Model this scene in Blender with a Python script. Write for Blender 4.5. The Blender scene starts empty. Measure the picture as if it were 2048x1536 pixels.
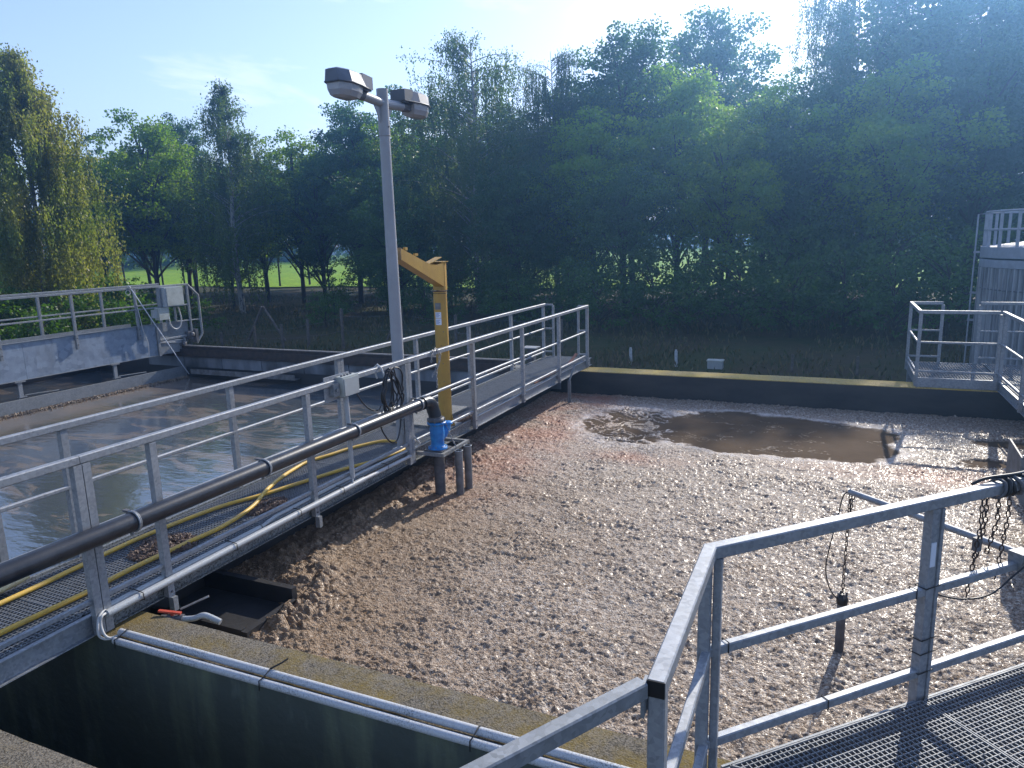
import bpy, math, random
import numpy as np
from mathutils import Vector, Matrix
R = math.radians
rng = np.random.default_rng(7)
random.seed(7)
scene = bpy.context.scene
col = scene.collection

# ------------------------------------------------------------------ camera, world, sun, exposure
GROUND = -1.0
cam_d = bpy.data.cameras.new('camera'); cam = bpy.data.objects.new('camera', cam_d); col.objects.link(cam)
cam_d.sensor_width = 36.0; cam_d.lens = 1437.81/2048*36.0
cam_d.clip_start = 0.05; cam_d.clip_end = 3000
yaw, pitch, roll = R(24.1165), R(11.2913), R(-1.60515)
fwd = Vector((-math.sin(yaw)*math.cos(pitch), math.cos(yaw)*math.cos(pitch), -math.sin(pitch)))
rt = Vector((math.cos(yaw), math.sin(yaw), 0)); up0 = rt.cross(fwd)
rt2 = rt*math.cos(roll)+up0*math.sin(roll); up2 = -rt*math.sin(roll)+up0*math.cos(roll)
m = Matrix((( rt2.x, up2.x, -fwd.x, 0), (rt2.y, up2.y, -fwd.y, 0), (rt2.z, up2.z, -fwd.z, 2.42), (0,0,0,1)))
cam.matrix_world = m
scene.camera = cam

SUN_AZ, SUN_EL = R(9.5), R(28.4)          # azimuth from +Y towards +X
world = bpy.data.worlds.new('World'); scene.world = world; world.use_nodes = True
wn = world.node_tree; wn.nodes.clear()
def wnode(t, **k):
    n = wn.nodes.new(t)
    for a, v in k.items(): setattr(n, a, v)
    return n
sky = wnode('ShaderNodeTexSky', sky_type='NISHITA'); sky.sun_disc = False
sky.sun_elevation = SUN_EL; sky.sun_rotation = SUN_AZ
sky.air_density = 1.0; sky.dust_density = .5; sky.ozone_density = 1.6
bg = wnode('ShaderNodeBackground'); bg.inputs['Strength'].default_value = 0.13
out = wnode('ShaderNodeOutputWorld')
tc = wnode('ShaderNodeTexCoord'); sep = wnode('ShaderNodeSeparateXYZ')
wn.links.new(tc.outputs['Generated'], sep.inputs[0])
def wmath(op, a, b=None, clamp=False):
    n = wnode('ShaderNodeMath', operation=op); n.use_clamp = clamp
    for i, v in enumerate((a, b)):
        if v is None: continue
        if isinstance(v, (int, float)): n.inputs[i].default_value = v
        else: wn.links.new(v, n.inputs[i])
    return n.outputs[0]
zz = wmath('ADD', wmath('MAXIMUM', sep.outputs[2], 0.0), 0.16)
comb = wnode('ShaderNodeCombineXYZ')
wn.links.new(wmath('DIVIDE', sep.outputs[0], zz), comb.inputs[0])
wn.links.new(wmath('DIVIDE', sep.outputs[1], zz), comb.inputs[1])
nz = wnode('ShaderNodeTexNoise'); nz.inputs['Scale'].default_value = 1.15; nz.inputs['Detail'].default_value = 7; nz.inputs['Roughness'].default_value = .55
nz.inputs['Distortion'].default_value = .5
mp = wnode('ShaderNodeMapping'); mp.inputs['Location'].default_value = (3.1, 0.6, 0); mp.inputs['Scale'].default_value = (1.0, .7, 1)
wn.links.new(comb.outputs[0], mp.inputs[0]); wn.links.new(mp.outputs[0], nz.inputs['Vector'])
cr = wnode('ShaderNodeValToRGB'); cr.color_ramp.elements[0].position = .56; cr.color_ramp.elements[1].position = .70
wn.links.new(nz.outputs['Fac'], cr.inputs[0])
cl = wnode('ShaderNodeMix', data_type='RGBA'); wn.links.new(wmath('MULTIPLY', cr.outputs[0], .75), cl.inputs[0])
wb = wnode('ShaderNodeMix', data_type='RGBA', blend_type='MULTIPLY'); wb.inputs[0].default_value = 1; wb.inputs[7].default_value = (.97, .89, .94, 1)
wn.links.new(sky.outputs[0], wb.inputs[6]); wn.links.new(wb.outputs[2], cl.inputs[6]); cl.inputs[7].default_value = (6.6, 6.7, 7.0, 1)
wn.links.new(cl.outputs[2], bg.inputs[0]); wn.links.new(bg.outputs[0], out.inputs[0])

sd = bpy.data.lights.new('sun', 'SUN'); sd.energy = 3.0; sd.angle = R(.55); sd.color = (1.0, .93, .82)
sun = bpy.data.objects.new('sun', sd); col.objects.link(sun)
sdir = Vector((math.sin(SUN_AZ)*math.cos(SUN_EL), math.cos(SUN_AZ)*math.cos(SUN_EL), math.sin(SUN_EL)))
sun.rotation_euler = sdir.to_track_quat('Z', 'Y').to_euler(); sun.location = sdir*100

vs = scene.view_settings
vs.view_transform = 'Standard'; vs.look = 'None'; vs.gamma = 1.0; vs.exposure = 1.03
vs.use_curve_mapping = False
try: scene.cycles.use_denoising = True; scene.cycles.denoiser = 'OPENIMAGEDENOISE'
except Exception: pass
scene.cycles.max_bounces = 6; scene.cycles.diffuse_bounces = 3; scene.cycles.glossy_bounces = 3
scene.cycles.transmission_bounces = 4; scene.cycles.transparent_max_bounces = 4; scene.cycles.volume_bounces = 0
scene.cycles.caustics_reflective = False; scene.cycles.caustics_refractive = False
scene.cycles.sample_clamp_indirect = 6

# ------------------------------------------------------------------ materials
class NT:
    def __init__(s, name):
        s.m = bpy.data.materials.new(name); s.m.use_nodes = True; s.t = s.m.node_tree; s.t.nodes.clear()
        s.out = s.n('ShaderNodeOutputMaterial'); s.p = s.n('ShaderNodeBsdfPrincipled')
        s.l(s.p.outputs[0], s.out.inputs[0]); s.tc = s.n('ShaderNodeTexCoord')
    def n(s, t, **k):
        x = s.t.nodes.new(t)
        for a, v in k.items(): setattr(x, a, v)
        return x
    def l(s, a, b): s.t.links.new(a, b)
    def noise(s, scale, detail=5, rough=.55, coord=None, stretch=None, dist=0):
        x = s.n('ShaderNodeTexNoise'); x.inputs['Scale'].default_value = scale; x.inputs['Detail'].default_value = detail
        x.inputs['Roughness'].default_value = rough; x.inputs['Distortion'].default_value = dist
        v = coord or s.tc.outputs['Object']
        if stretch:
            mpn = s.n('ShaderNodeMapping'); mpn.inputs['Scale'].default_value = stretch; s.l(v, mpn.inputs[0]); v = mpn.outputs[0]
        s.l(v, x.inputs['Vector']); return x.outputs['Fac']
    def voro(s, scale, out='Distance', feature='F1', stretch=None):
        x = s.n('ShaderNodeTexVoronoi', feature=feature); x.inputs['Scale'].default_value = scale
        v = s.tc.outputs['Object']
        if stretch:
            mpn = s.n('ShaderNodeMapping'); mpn.inputs['Scale'].default_value = stretch; s.l(v, mpn.inputs[0]); v = mpn.outputs[0]
        s.l(v, x.inputs['Vector']); return x.outputs[out]
    def ramp(s, f, a, b, c0=(0,0,0,1), c1=(1,1,1,1)):
        x = s.n('ShaderNodeValToRGB'); e = x.color_ramp.elements; e[0].position = a; e[1].position = b; e[0].color = c0; e[1].color = c1
        s.l(f, x.inputs[0]); return x.outputs[0]
    def mix(s, f, a, b, mode='MIX'):
        x = s.n('ShaderNodeMix', data_type='RGBA', blend_type=mode)
        for i, v in ((0, f), (6, a), (7, b)):
            if isinstance(v, (int, float)): x.inputs[i].default_value = v
            elif isinstance(v, tuple): x.inputs[i].default_value = (*v, 1)
            else: s.l(v, x.inputs[i])
        return x.outputs[2]
    def math(s, op, a, b=None, clamp=False):
        x = s.n('ShaderNodeMath', operation=op); x.use_clamp = clamp
        for i, v in enumerate((a, b)):
            if v is None: continue
            if isinstance(v, (int, float)): x.inputs[i].default_value = v
            else: s.l(v, x.inputs[i])
        return x.outputs[0]
    def bump(s, f, strength, dist=.01):
        x = s.n('ShaderNodeBump'); x.inputs['Strength'].default_value = strength; x.inputs['Distance'].default_value = dist
        s.l(f, x.inputs['Height']); s.l(x.outputs[0], s.p.inputs['Normal']); return x
    def attr(s, name):
        x = s.n('ShaderNodeAttribute'); x.attribute_name = name; return x.outputs['Fac']
    def set(s, **k):
        for a, v in k.items():
            i = s.p.inputs[a.replace('_', ' ')]
            if isinstance(v, tuple): i.default_value = (*v, 1)
            elif isinstance(v, (int, float)): i.default_value = v
            else: s.l(v, i)
        return s

def simple(name, c1, c2=None, scale=6, lo=.35, hi=.65, rough=.6, metal=0, bump=0, bscale=60, spec=.5):
    t = NT(name)
    if c2 is None: t.set(Base_Color=c1)
    else: t.set(Base_Color=t.mix(t.ramp(t.noise(scale, 6), lo, hi), c1, c2))
    t.set(Roughness=rough, Metallic=metal, Specular_IOR_Level=spec)
    if bump: t.bump(t.noise(bscale, 4), bump, .003)
    return t.m

def galvanised(name, base=(.29,.305,.325), dark=(.205,.22,.24), spots=0.0, rough=.55, metal=.35, spangle=55):
    t = NT(name)
    c = t.mix(t.ramp(t.noise(7, 6, .6), .3, .7), base, dark)
    sp = t.voro(spangle, 'Color')
    s2 = t.n('ShaderNodeSeparateColor'); t.l(sp, s2.inputs[0])
    c = t.mix(t.math('MULTIPLY', s2.outputs[0], .5), c, tuple(min(1, x*1.5) for x in base))
    dirt = t.ramp(t.noise(3.2, 8, .7, stretch=(1, 1, .5)), .52, .72)
    c = t.mix(t.math('MULTIPLY', dirt, .4), c, (.20, .20, .18))
    mt = metal
    if spots:
        mask = t.ramp(t.noise(70, 6, .75), .62-spots*.2, .66-spots*.2)
        c = t.mix(mask, c, (.035, .035, .03)); mt = t.math('MULTIPLY', t.math('SUBTRACT', 1, mask), metal)
    t.set(Base_Color=c, Metallic=mt, Roughness=t.math('ADD', t.math('MULTIPLY', t.noise(12, 4), .25), rough-.1))
    t.bump(t.noise(90, 3), .12, .002)
    return t.m

MAT = {}
MAT['galv'] = galvanised('galvanised_steel')
MAT['galv_old'] = galvanised('weathered_galvanised_steel', (.24,.255,.27), (.165,.18,.19), rough=.6, metal=.3)
MAT['galv_spot'] = galvanised('algae_spotted_galvanised_steel', (.23,.245,.25), (.15,.16,.165), spots=.5, rough=.65, metal=.2)
MAT['galv_plate'] = galvanised('spangled_steel_plate', (.27,.32,.39), (.17,.21,.27), rough=.5, metal=.3, spangle=9)
MAT['grating'] = galvanised('grating_steel', (.22,.235,.25), (.16,.17,.19), rough=.6, metal=.3)
MAT['black_end'] = simple('black_plastic_cap', (.012,.012,.014), rough=.45)
MAT['rubber'] = simple('black_rubber', (.014,.014,.015), (.03,.03,.03), 20, rough=.5)
MAT['pe'] = simple('black_polyethylene', (.012,.015,.022), (.028,.031,.038), 9, rough=.33, bump=.15, bscale=40)
MAT['blue'] = simple('blue_paint', (.012,.145,.46), (.025,.25,.60), 15, rough=.38, bump=.25, bscale=25)
t = NT('ochre_crane_paint')
c = t.mix(t.ramp(t.noise(5, 6, .65), .35, .65), (.50,.30,.055), (.43,.25,.048))
c = t.mix(t.ramp(t.noise(26, 6, .7), .66, .70), c, (.10,.06,.04)); c = t.mix(t.math('MULTIPLY', t.ramp(t.noise(7, 6, .7, stretch=(1, 1, .2)), .55, .75), .45), c, (.22,.13,.05))
t.set(Base_Color=c, Roughness=.52); t.bump(t.noise(40, 4), .12, .003); MAT['yellow'] = t.m
MAT['yellow_dark'] = simple('worn_ochre_end_plate', (.36,.24,.10), (.22,.15,.08), 30, rough=.6)
MAT['hose'] = simple('yellow_hose_rubber', (.74,.46,.06), (.60,.40,.10), 14, rough=.5)
MAT['pale_hose'] = simple('pale_yellow_hose', (.68,.58,.30), (.55,.45,.25), 14, rough=.5)
MAT['pole'] = simple('grey_painted_pole', (.36,.37,.39), (.29,.30,.32), 3, rough=.45, bump=.08)
MAT['lamp_house'] = simple('grey_lamp_housing', (.12,.145,.19), (.10,.12,.155), 6, rough=.5)
MAT['lamp_dark'] = simple('dark_lamp_housing', (.08,.09,.11), (.06,.07,.08), 6, rough=.5)
t = NT('ribbed_lamp_glass'); t.set(Base_Color=(.46,.47,.50), Roughness=.25, Transmission_Weight=.25, Specular_IOR_Level=.7); t.bump(t.voro(25), .2, .01); MAT['lamp_glass'] = t.m
MAT['sticker'] = simple('white_sticker', (.72,.76,.84), rough=.35)
MAT['sticker_ink'] = simple('blue_ink', (.12,.18,.42), rough=.4)
MAT['box_grey'] = simple('grey_plastic_box', (.40,.43,.43), (.36,.38,.38), 8, rough=.55)
MAT['box_pale'] = simple('pale_box_plastic', (.50,.52,.47), (.38,.40,.36), 8, rough=.55)
t = NT('speckled_pvc')
mk = t.ramp(t.noise(110, 5, .7), .50, .60); mk2 = t.ramp(t.noise(2.5, 3), .35, .65)
t.set(Base_Color=t.mix(t.math('MULTIPLY', mk, t.math('ADD', t.math('MULTIPLY', mk2, .75), .1)), (.50,.51,.52), (.05,.055,.05)), Roughness=.5); MAT['pvc'] = t.m
t = NT('clean_pvc'); t.set(Base_Color=t.mix(t.math('MULTIPLY', t.ramp(t.noise(60, 5), .58, .68), .4), (.40,.42,.43), (.09,.09,.08)), Roughness=.45); MAT['pvc_clean'] = t.m
MAT['cable_white'] = simple('pale_grey_cable', (.50,.50,.49), rough=.5)
MAT['cable_black'] = simple('black_cable', (.018,.018,.02), rough=.4)
MAT['tie'] = simple('black_cable_tie', (.01,.01,.01), rough=.5)
MAT['red'] = simple('red_lever_plastic', (.50,.07,.035), rough=.5)
MAT['rust'] = simple('rusty_chain', (.10,.055,.035), (.045,.04,.038), 40, rough=.75, metal=.3)
MAT['chain'] = simple('zinc_chain', (.40,.40,.41), (.25,.24,.23), 40, rough=.45, metal=.7)
MAT['dark_steel'] = simple('dark_dirty_steel', (.075,.075,.08), (.14,.14,.15), 12, rough=.6, bump=.3)
MAT['grey_steel'] = simple('grey_sludged_steel', (.22,.22,.22), (.12,.115,.11), 9, rough=.6, bump=.3)
MAT['frame_steel'] = simple('pale_weathered_frame_steel', (.30,.30,.28), (.16,.155,.145), 14, rough=.6, bump=.3)
MAT['rail_dark'] = simple('dark_rusty_rail', (.035,.028,.025), (.07,.05,.04), 8, rough=.7)
MAT['rail_top'] = simple('worn_rail_head', (.42,.38,.35), (.30,.27,.25), 20, rough=.4, metal=.5)
MAT['wood'] = simple('weathered_post_wood', (.16,.14,.12), (.09,.08,.07), 12, rough=.85)
MAT['stake'] = simple('whitewashed_stake', (.55,.58,.60), (.40,.42,.44), 12, rough=.7)
MAT['orange_wood'] = simple('orange_painted_plank', (.40,.16,.09), (.30,.13,.08), 12, rough=.7)
MAT['tank_white'] = simple('white_painted_steel', (.36,.38,.43), (.28,.30,.34), 6, rough=.5)

def concrete(name, base, dark, moss=0, mossc=(.26,.19,.05), agg=.5):
    t = NT(name)
    c = t.mix(t.ramp(t.noise(3.5, 8, .65), .35, .65), base, dark)
    sp = t.voro(120, 'Color'); s2 = t.n('ShaderNodeSeparateColor'); t.l(sp, s2.inputs[0])
    c = t.mix(t.math('MULTIPLY', s2.outputs[0], agg), c, tuple(x*1.9 for x in base))
    c = t.mix(t.math('MULTIPLY', t.ramp(s2.outputs[1], .72, .8), .7), c, tuple(x*.3 for x in dark))
    if moss:
        mm = t.math('MULTIPLY', t.ramp(t.noise(1.7, 8, .7), .46-moss*.05, .58), t.math('ADD', t.math('MULTIPLY', t.ramp(t.noise(60, 3), .3, .7), .6), .4))
        c = t.mix(mm, c, mossc)
    t.set(Base_Color=c, Roughness=.9, Specular_IOR_Level=.25)
    h = t.math('ADD', t.math('MULTIPLY', t.voro(90), .6), t.noise(25, 6, .7))
    t.bump(h, .55, .008)
    return t.m
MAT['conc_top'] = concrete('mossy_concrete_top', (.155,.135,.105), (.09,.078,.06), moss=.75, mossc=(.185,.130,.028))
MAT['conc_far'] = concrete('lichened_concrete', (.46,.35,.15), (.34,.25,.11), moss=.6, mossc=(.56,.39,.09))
MAT['conc_grey'] = concrete('grey_concrete', (.22,.22,.21), (.14,.14,.13), moss=0)
t = NT('algae_stained_concrete')
sk = t.ramp(t.noise(2.6, 6, .6, stretch=(1.5, 1.5, .25)), .48, .75)
c = t.mix(t.math('MULTIPLY', sk, .6), (.075,.090,.080), (.24,.28,.17))
c = t.mix(t.math('MULTIPLY', t.ramp(t.noise(9, 5, stretch=(1,1,.4)), .6, .75), .5), c, (.20,.23,.20))
t.set(Base_Color=c, Roughness=.55); t.bump(t.noise(14, 6), .3, .02); MAT['conc_algae'] = t.m
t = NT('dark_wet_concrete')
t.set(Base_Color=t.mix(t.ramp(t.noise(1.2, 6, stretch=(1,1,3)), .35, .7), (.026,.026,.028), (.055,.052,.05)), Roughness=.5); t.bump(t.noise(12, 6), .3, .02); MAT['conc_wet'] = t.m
t = NT('stained_panel_concrete')
t.set(Base_Color=t.mix(t.ramp(t.noise(1.5, 5, stretch=(1,1,.4)), .35, .6), (.06,.065,.07), (.22,.24,.27)), Roughness=.6); MAT['conc_panel'] = t.m

# ------------------------------------------------------------------ mesh building
class MB:
    def __init__(s): s.v = []; s.f = []; s.sm = []
    def add(s, vs, fs, smooth=False):
        o = len(s.v); s.v += [tuple(x) for x in vs]
        for f in fs: s.f.append(tuple(i+o for i in f)); s.sm.append(smooth)
    def box(s, c, size, rz=0):
        x, y, z = [d/2 for d in size]; P = []
        cs, sn = math.cos(rz), math.sin(rz)
        for sx, sy, sz in ((-1,-1,-1),(1,-1,-1),(1,1,-1),(-1,1,-1),(-1,-1,1),(1,-1,1),(1,1,1),(-1,1,1)):
            a, b = sx*x, sy*y; P.append((c[0]+a*cs-b*sn, c[1]+a*sn+b*cs, c[2]+sz*z))
        s.add(P, [(0,3,2,1),(4,5,6,7),(0,1,5,4),(1,2,6,5),(2,3,7,6),(3,0,4,7)]); return s
    def bx(s, x0, x1, y0, y1, z0, z1): return s.box(((x0+x1)/2,(y0+y1)/2,(z0+z1)/2), (x1-x0, y1-y0, z1-z0))
    def bar(s, p0, p1, w, h, ch=.005, upv=(0,0,1)):
        p0, p1 = Vector(p0), Vector(p1); d = (p1-p0).normalized(); u = Vector(upv)
        if abs(d.dot(u)) > .95: u = Vector((0,1,0))
        sd_ = d.cross(u).normalized(); u = sd_.cross(d).normalized()
        w, h = w/2, h/2; c = min(ch, w*.4, h*.4)
        prof = [(-w+c,-h),(w-c,-h),(w,-h+c),(w,h-c),(w-c,h),(-w+c,h),(-w,h-c),(-w,-h+c)] if c > 0 else [(-w,-h),(w,-h),(w,h),(-w,h)]
        n = len(prof); P = [p0+sd_*a+u*b for a, b in prof]+[p1+sd_*a+u*b for a, b in prof]
        s.add(P, [(i, (i+1)%n, (i+1)%n+n, i+n) for i in range(n)]+[tuple(range(n-1,-1,-1)), tuple(range(n, 2*n))]); return s
    def tube(s, pts, r, seg=10, cap=True, rs=None):
        pts = [Vector(p) for p in pts]; n = len(pts); P = []; fr = None
        for i, p in enumerate(pts):
            d = (pts[min(i+1, n-1)]-pts[max(i-1, 0)]).normalized()
            if fr is None:
                a = Vector((0,0,1)) if abs(d.z) < .9 else Vector((1,0,0)); fr = d.cross(a).normalized()
            else:
                fr = (fr-d*fr.dot(d)).normalized()
            b = d.cross(fr); rr = rs[i] if rs is not None else r
            for k in range(seg):
                t_ = 2*math.pi*k/seg; P.append(p+fr*(rr*math.cos(t_))+b*(rr*math.sin(t_)))
        F = [(i*seg+k, i*seg+(k+1)%seg, (i+1)*seg+(k+1)%seg, (i+1)*seg+k) for i in range(n-1) for k in range(seg)]
        s.add(P, F, True)
        if cap: s.add(P[:seg], [tuple(range(seg-1,-1,-1))]); s.add(P[-seg:], [tuple(range(seg))])
        return s
    def lathe(s, c, prof, seg=24, axis='z'):
        P = []; n = len(prof)
        for r, z in prof:
            for k in range(seg):
                t_ = 2*math.pi*k/seg; a, b = r*math.cos(t_), r*math.sin(t_)
                P.append((c[0]+a, c[1]+b, c[2]+z) if axis == 'z' else ((c[0]+a, c[1]+z, c[2]+b) if axis == 'y' else (c[0]+z, c[1]+a, c[2]+b)))
        s.add(P, [(i*seg+k, i*seg+(k+1)%seg, (i+1)*seg+(k+1)%seg, (i+1)*seg+k) for i in range(n-1) for k in range(seg)], False)
        s.sm[-(n-1)*seg:] = [True]*((n-1)*seg)
        s.add(P[:seg], [tuple(range(seg-1,-1,-1))]); s.add(P[-seg:], [tuple(range(seg))]); return s
    def ring(s, c, R0, r, axis='y', seg=24, sec=6, a0=0, a1=2*math.pi):
        pts = []
        for k in range(seg+1):
            t_ = a0+(a1-a0)*k/seg; a, b = R0*math.cos(t_), R0*math.sin(t_)
            pts.append((c[0]+a, c[1], c[2]+b) if axis == 'y' else ((c[0]+a, c[1]+b, c[2]) if axis == 'z' else (c[0], c[1]+a, c[2]+b)))
        return s.tube(pts, r, sec)
    def prism(s, poly, z0, z1):
        n = len(poly); P = [(x, y, z0) for x, y in poly]+[(x, y, z1) for x, y in poly]
        s.add(P, [(i, (i+1)%n, (i+1)%n+n, i+n) for i in range(n)]+[tuple(range(n-1,-1,-1)), tuple(range(n, 2*n))]); return s
    def prism_ax(s, poly, a0, a1, axis='x'):
        n = len(poly)
        f = (lambda a, p: (a, p[0], p[1])) if axis == 'x' else (lambda a, p: (p[0], a, p[1]))
        P = [f(a0, p) for p in poly]+[f(a1, p) for p in poly]
        s.add(P, [(i, (i+1)%n, (i+1)%n+n, i+n) for i in range(n)]+[tuple(range(n-1,-1,-1)), tuple(range(n, 2*n))]); return s

BASE = {}
def mesh_of(name, mb, mat, off=(0,0,0)):
    me = bpy.data.meshes.new(name)
    me.from_pydata([(a-off[0], b-off[1], c-off[2]) for a, b, c in mb.v], [], mb.f)
    me.polygons.foreach_set('use_smooth', mb.sm)
    if mat: me.materials.append(MAT[mat] if isinstance(mat, str) else mat)
    return me
def fix_normals(me):
    import bmesh
    bm = bmesh.new(); bm.from_mesh(me); bmesh.ops.recalc_face_normals(bm, faces=bm.faces); bm.to_mesh(me); bm.free()
def obj(name, mb, mat, parent=None, label=None, stuff=False):
    off = (0,0,0)
    p = parent
    if parent is not None: off = BASE[parent.name]
    me = mesh_of(name, mb, mat, off); fix_normals(me)
    o = bpy.data.objects.new(name, me); col.objects.link(o)
    if parent is not None: o.parent = parent
    BASE[o.name] = off
    if label: o['label'] = label
    if stuff: o['kind'] = 'stuff'
    return o
def thing(name, label, cat, loc=(0,0,0), group=None):
    o = bpy.data.objects.new(name, None); col.objects.link(o); o.location = loc; o.empty_display_size = .2
    o['label'] = label; o['category'] = cat; BASE[o.name] = tuple(loc)
    if group: o['group'] = group
    return o
def tag(o, label, cat, group=None, kind=None):
    o['label'] = label; o['category'] = cat
    if group: o['group'] = group
    if kind: o['kind'] = kind
    return o
def struct(name, mb, mat, label=None, kind='structure'):
    o = obj(name, mb, mat); o['kind'] = kind
    if label: o['label'] = label
    return o
def np_mesh(name, V, F, mat, smooth=False):
    me = bpy.data.meshes.new(name); V = np.asarray(V, np.float32); F = np.asarray(F, np.int32); k = F.shape[1]
    me.vertices.add(len(V)); me.vertices.foreach_set('co', V.ravel())
    me.loops.add(F.size); me.loops.foreach_set('vertex_index', F.ravel())
    me.polygons.add(len(F)); me.polygons.foreach_set('loop_start', np.arange(0, F.size, k, dtype=np.int32))
    try: me.polygons.foreach_set('loop_total', np.full(len(F), k, dtype=np.int32))
    except Exception: pass
    me.polygons.foreach_set('use_smooth', np.full(len(F), smooth))
    me.update(calc_edges=True); me.validate()
    if mat: me.materials.append(MAT[mat] if isinstance(mat, str) else mat)
    return me

# numpy gradient noise
_perm = rng.permutation(512).astype(np.int64); _perm = np.concatenate([_perm, _perm, _perm])
_ga = rng.random(512)*2*np.pi; _gx, _gy = np.cos(_ga), np.sin(_ga)
def pn(x, y):
    xi = np.floor(x).astype(np.int64); yi = np.floor(y).astype(np.int64); xf = x-xi; yf = y-yi
    u = xf*xf*xf*(xf*(xf*6-15)+10); v = yf*yf*yf*(yf*(yf*6-15)+10); xi &= 511; yi &= 511
    def g(ix, iy, fx, fy):
        h_ = _perm[_perm[ix & 511]+(iy & 511)] & 511; return _gx[h_]*fx+_gy[h_]*fy
    a = g(xi, yi, xf, yf); b = g(xi+1, yi, xf-1, yf); c = g(xi, yi+1, xf, yf-1); d = g(xi+1, yi+1, xf-1, yf-1)
    return (a+u*(b-a)+v*((c+u*(d-c))-(a+u*(b-a))))*1.4
def fbm(x, y, o=4):
    s_ = 0; a = 1; 
    for i in range(o): s_ = s_+a*pn(x*2**i+17*i, y*2**i-9*i); a *= .5
    return s_

# ------------------------------------------------------------------ ground
t = NT('ground_soil_and_grass')
n1 = t.ramp(t.noise(.35, 8, .65), .42, .58); n2 = t.ramp(t.noise(3.5, 6, .7), .35, .65)
c = t.mix(n1, (.045,.060,.018), (.070,.055,.032)); c = t.mix(t.math('MULTIPLY', n2, .6), c, (.10,.085,.035))
t.set(Base_Color=c, Roughness=.95, Specular_IOR_Level=.2); t.bump(t.noise(9, 6, .7), .8, .05); MAT['ground'] = t.m
t = NT('sunlit_meadow_grass')
c = t.mix(t.ramp(t.noise(.25, 8, .7), .35, .65), (.22,.42,.005), (.34,.50,.010)); c = t.mix(t.math('MULTIPLY', t.ramp(t.noise(2.2, 6, .7), .45, .6), .5), c, (.07,.13,.01))
t.set(Base_Color=c, Roughness=.9, Specular_IOR_Level=.2); t.bump(t.noise(6, 6), .6, .1); MAT['meadow'] = t.m
X0, X1, Y0, Y1 = -19.0, 3.35, 1.5, 13.92
gx = np.unique(np.concatenate([-np.geomspace(60, 900, 8), np.linspace(-60, -19.0, 30), [X0, -12, -5, X1], np.linspace(3.35, 60, 30), np.geomspace(60, 900, 8)]))
gy = np.unique(np.concatenate([-np.geomspace(40, 900, 7), np.linspace(-40, 1.5, 18), [Y0, 6, Y1], np.linspace(13.92, 90, 60), np.geomspace(90, 900, 9)]))
GX, GY = np.meshgrid(gx, gy)
far = np.clip((np.hypot(GX+5, GY-8)-16)/14, 0, 1)
GZ = GROUND+far*(.10*fbm(GX*.11+3, GY*.11, 3))
F = []
nx = len(gx)
for j in range(len(gy)-1):
    for i in range(nx-1):
        cx, cy = (gx[i]+gx[i+1])/2, (gy[j]+gy[j+1])/2
        if X0 < cx < X1 and Y0 < cy < Y1: continue
        F.append((j*nx+i, j*nx+i+1, (j+1)*nx+i+1, (j+1)*nx+i))
o = bpy.data.objects.new('ground', np_mesh('ground', np.stack([GX.ravel(), GY.ravel(), GZ.ravel()], 1), F, 'ground', True)); col.objects.link(o); o['kind'] = 'structure'; BASE['ground'] = (0,0,0)
# the meadow beyond the trees: slightly raised sheet
mx = np.linspace(-150, 60, 60); my = np.linspace(47, 125, 20); MX, MY = np.meshgrid(mx, my)
MY = MY+3*fbm(MX*.05, MY*.05, 2)*(MY < 70)
MZ = GROUND+.12+.10*fbm(MX*.11+3, MY*.11, 3)+np.clip((MY-60)/60, 0, 1)*1.2
F = [(j*60+i, j*60+i+1, (j+1)*60+i+1, (j+1)*60+i) for j in range(19) for i in range(59)]
o = bpy.data.objects.new('meadow', np_mesh('meadow', np.stack([MX.ravel(), MY.ravel(), MZ.ravel()], 1), F, 'meadow', True)); col.objects.link(o); o['kind'] = 'structure'

# ------------------------------------------------------------------ tank walls
WT = -.16; FOAM = -.64; LW = -.82
def wall(name, x0, x1, y0, y1, z0, z1, label, top_mat, face_mat, h=.02, cat='wall'):
    t_ = thing(name, label, cat, ((x0+x1)/2, (y0+y1)/2, z0))
    obj('wall_face', MB().bx(x0, x1, y0, y1, z0, z1-h), face_mat, t_)
    # slightly uneven coping
    nxs = max(2, int((x1-x0)/.07)); nys = max(2, int((y1-y0)/.07))
    if nxs*nys > 9000:
        k = (nxs*nys/9000)**.5; nxs = max(2, int(nxs/k)); nys = max(2, int(nys/k))
    xs = np.linspace(x0-.004, x1+.004, nxs+1); ys = np.linspace(y0-.004, y1+.004, nys+1)
    A, B = np.meshgrid(xs, ys); edge = ((A < x0+.03)|(A > x1-.03)|(B < y0+.03)|(B > y1-.03))
    Z = z1+.003*fbm(A*3, B*3, 3)-edge*(.004+.006*np.abs(pn(A*9, B*9)))
    V = np.stack([A.ravel(), B.ravel(), Z.ravel()], 1); n_ = nxs+1
    V2 = V.copy(); V2[:, 2] = z1-h
    F_ = [(j*n_+i, j*n_+i+1, (j+1)*n_+i+1, (j+1)*n_+i) for j in range(nys) for i in range(nxs)]
    o_ = len(V)
    for i in range(nxs): F_.append((i+1, i, o_+i, o_+i+1)); q_ = nys*n_; F_.append((q_+i, q_+i+1, o_+q_+i+1, o_+q_+i))
    for j in range(nys): F_.append((j*n_, (j+1)*n_, o_+(j+1)*n_, o_+j*n_)); F_.append(((j+1)*n_+nxs, j*n_+nxs, o_+j*n_+nxs, o_+(j+1)*n_+nxs))
    V = np.concatenate([V, V2])-np.array(BASE[t_.name])
    ob = bpy.data.objects.new('coping', np_mesh('coping', V, F_, top_mat, False)); col.objects.link(ob); ob.parent = t_; BASE[ob.name] = BASE[t_.name]
    return t_
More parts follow.
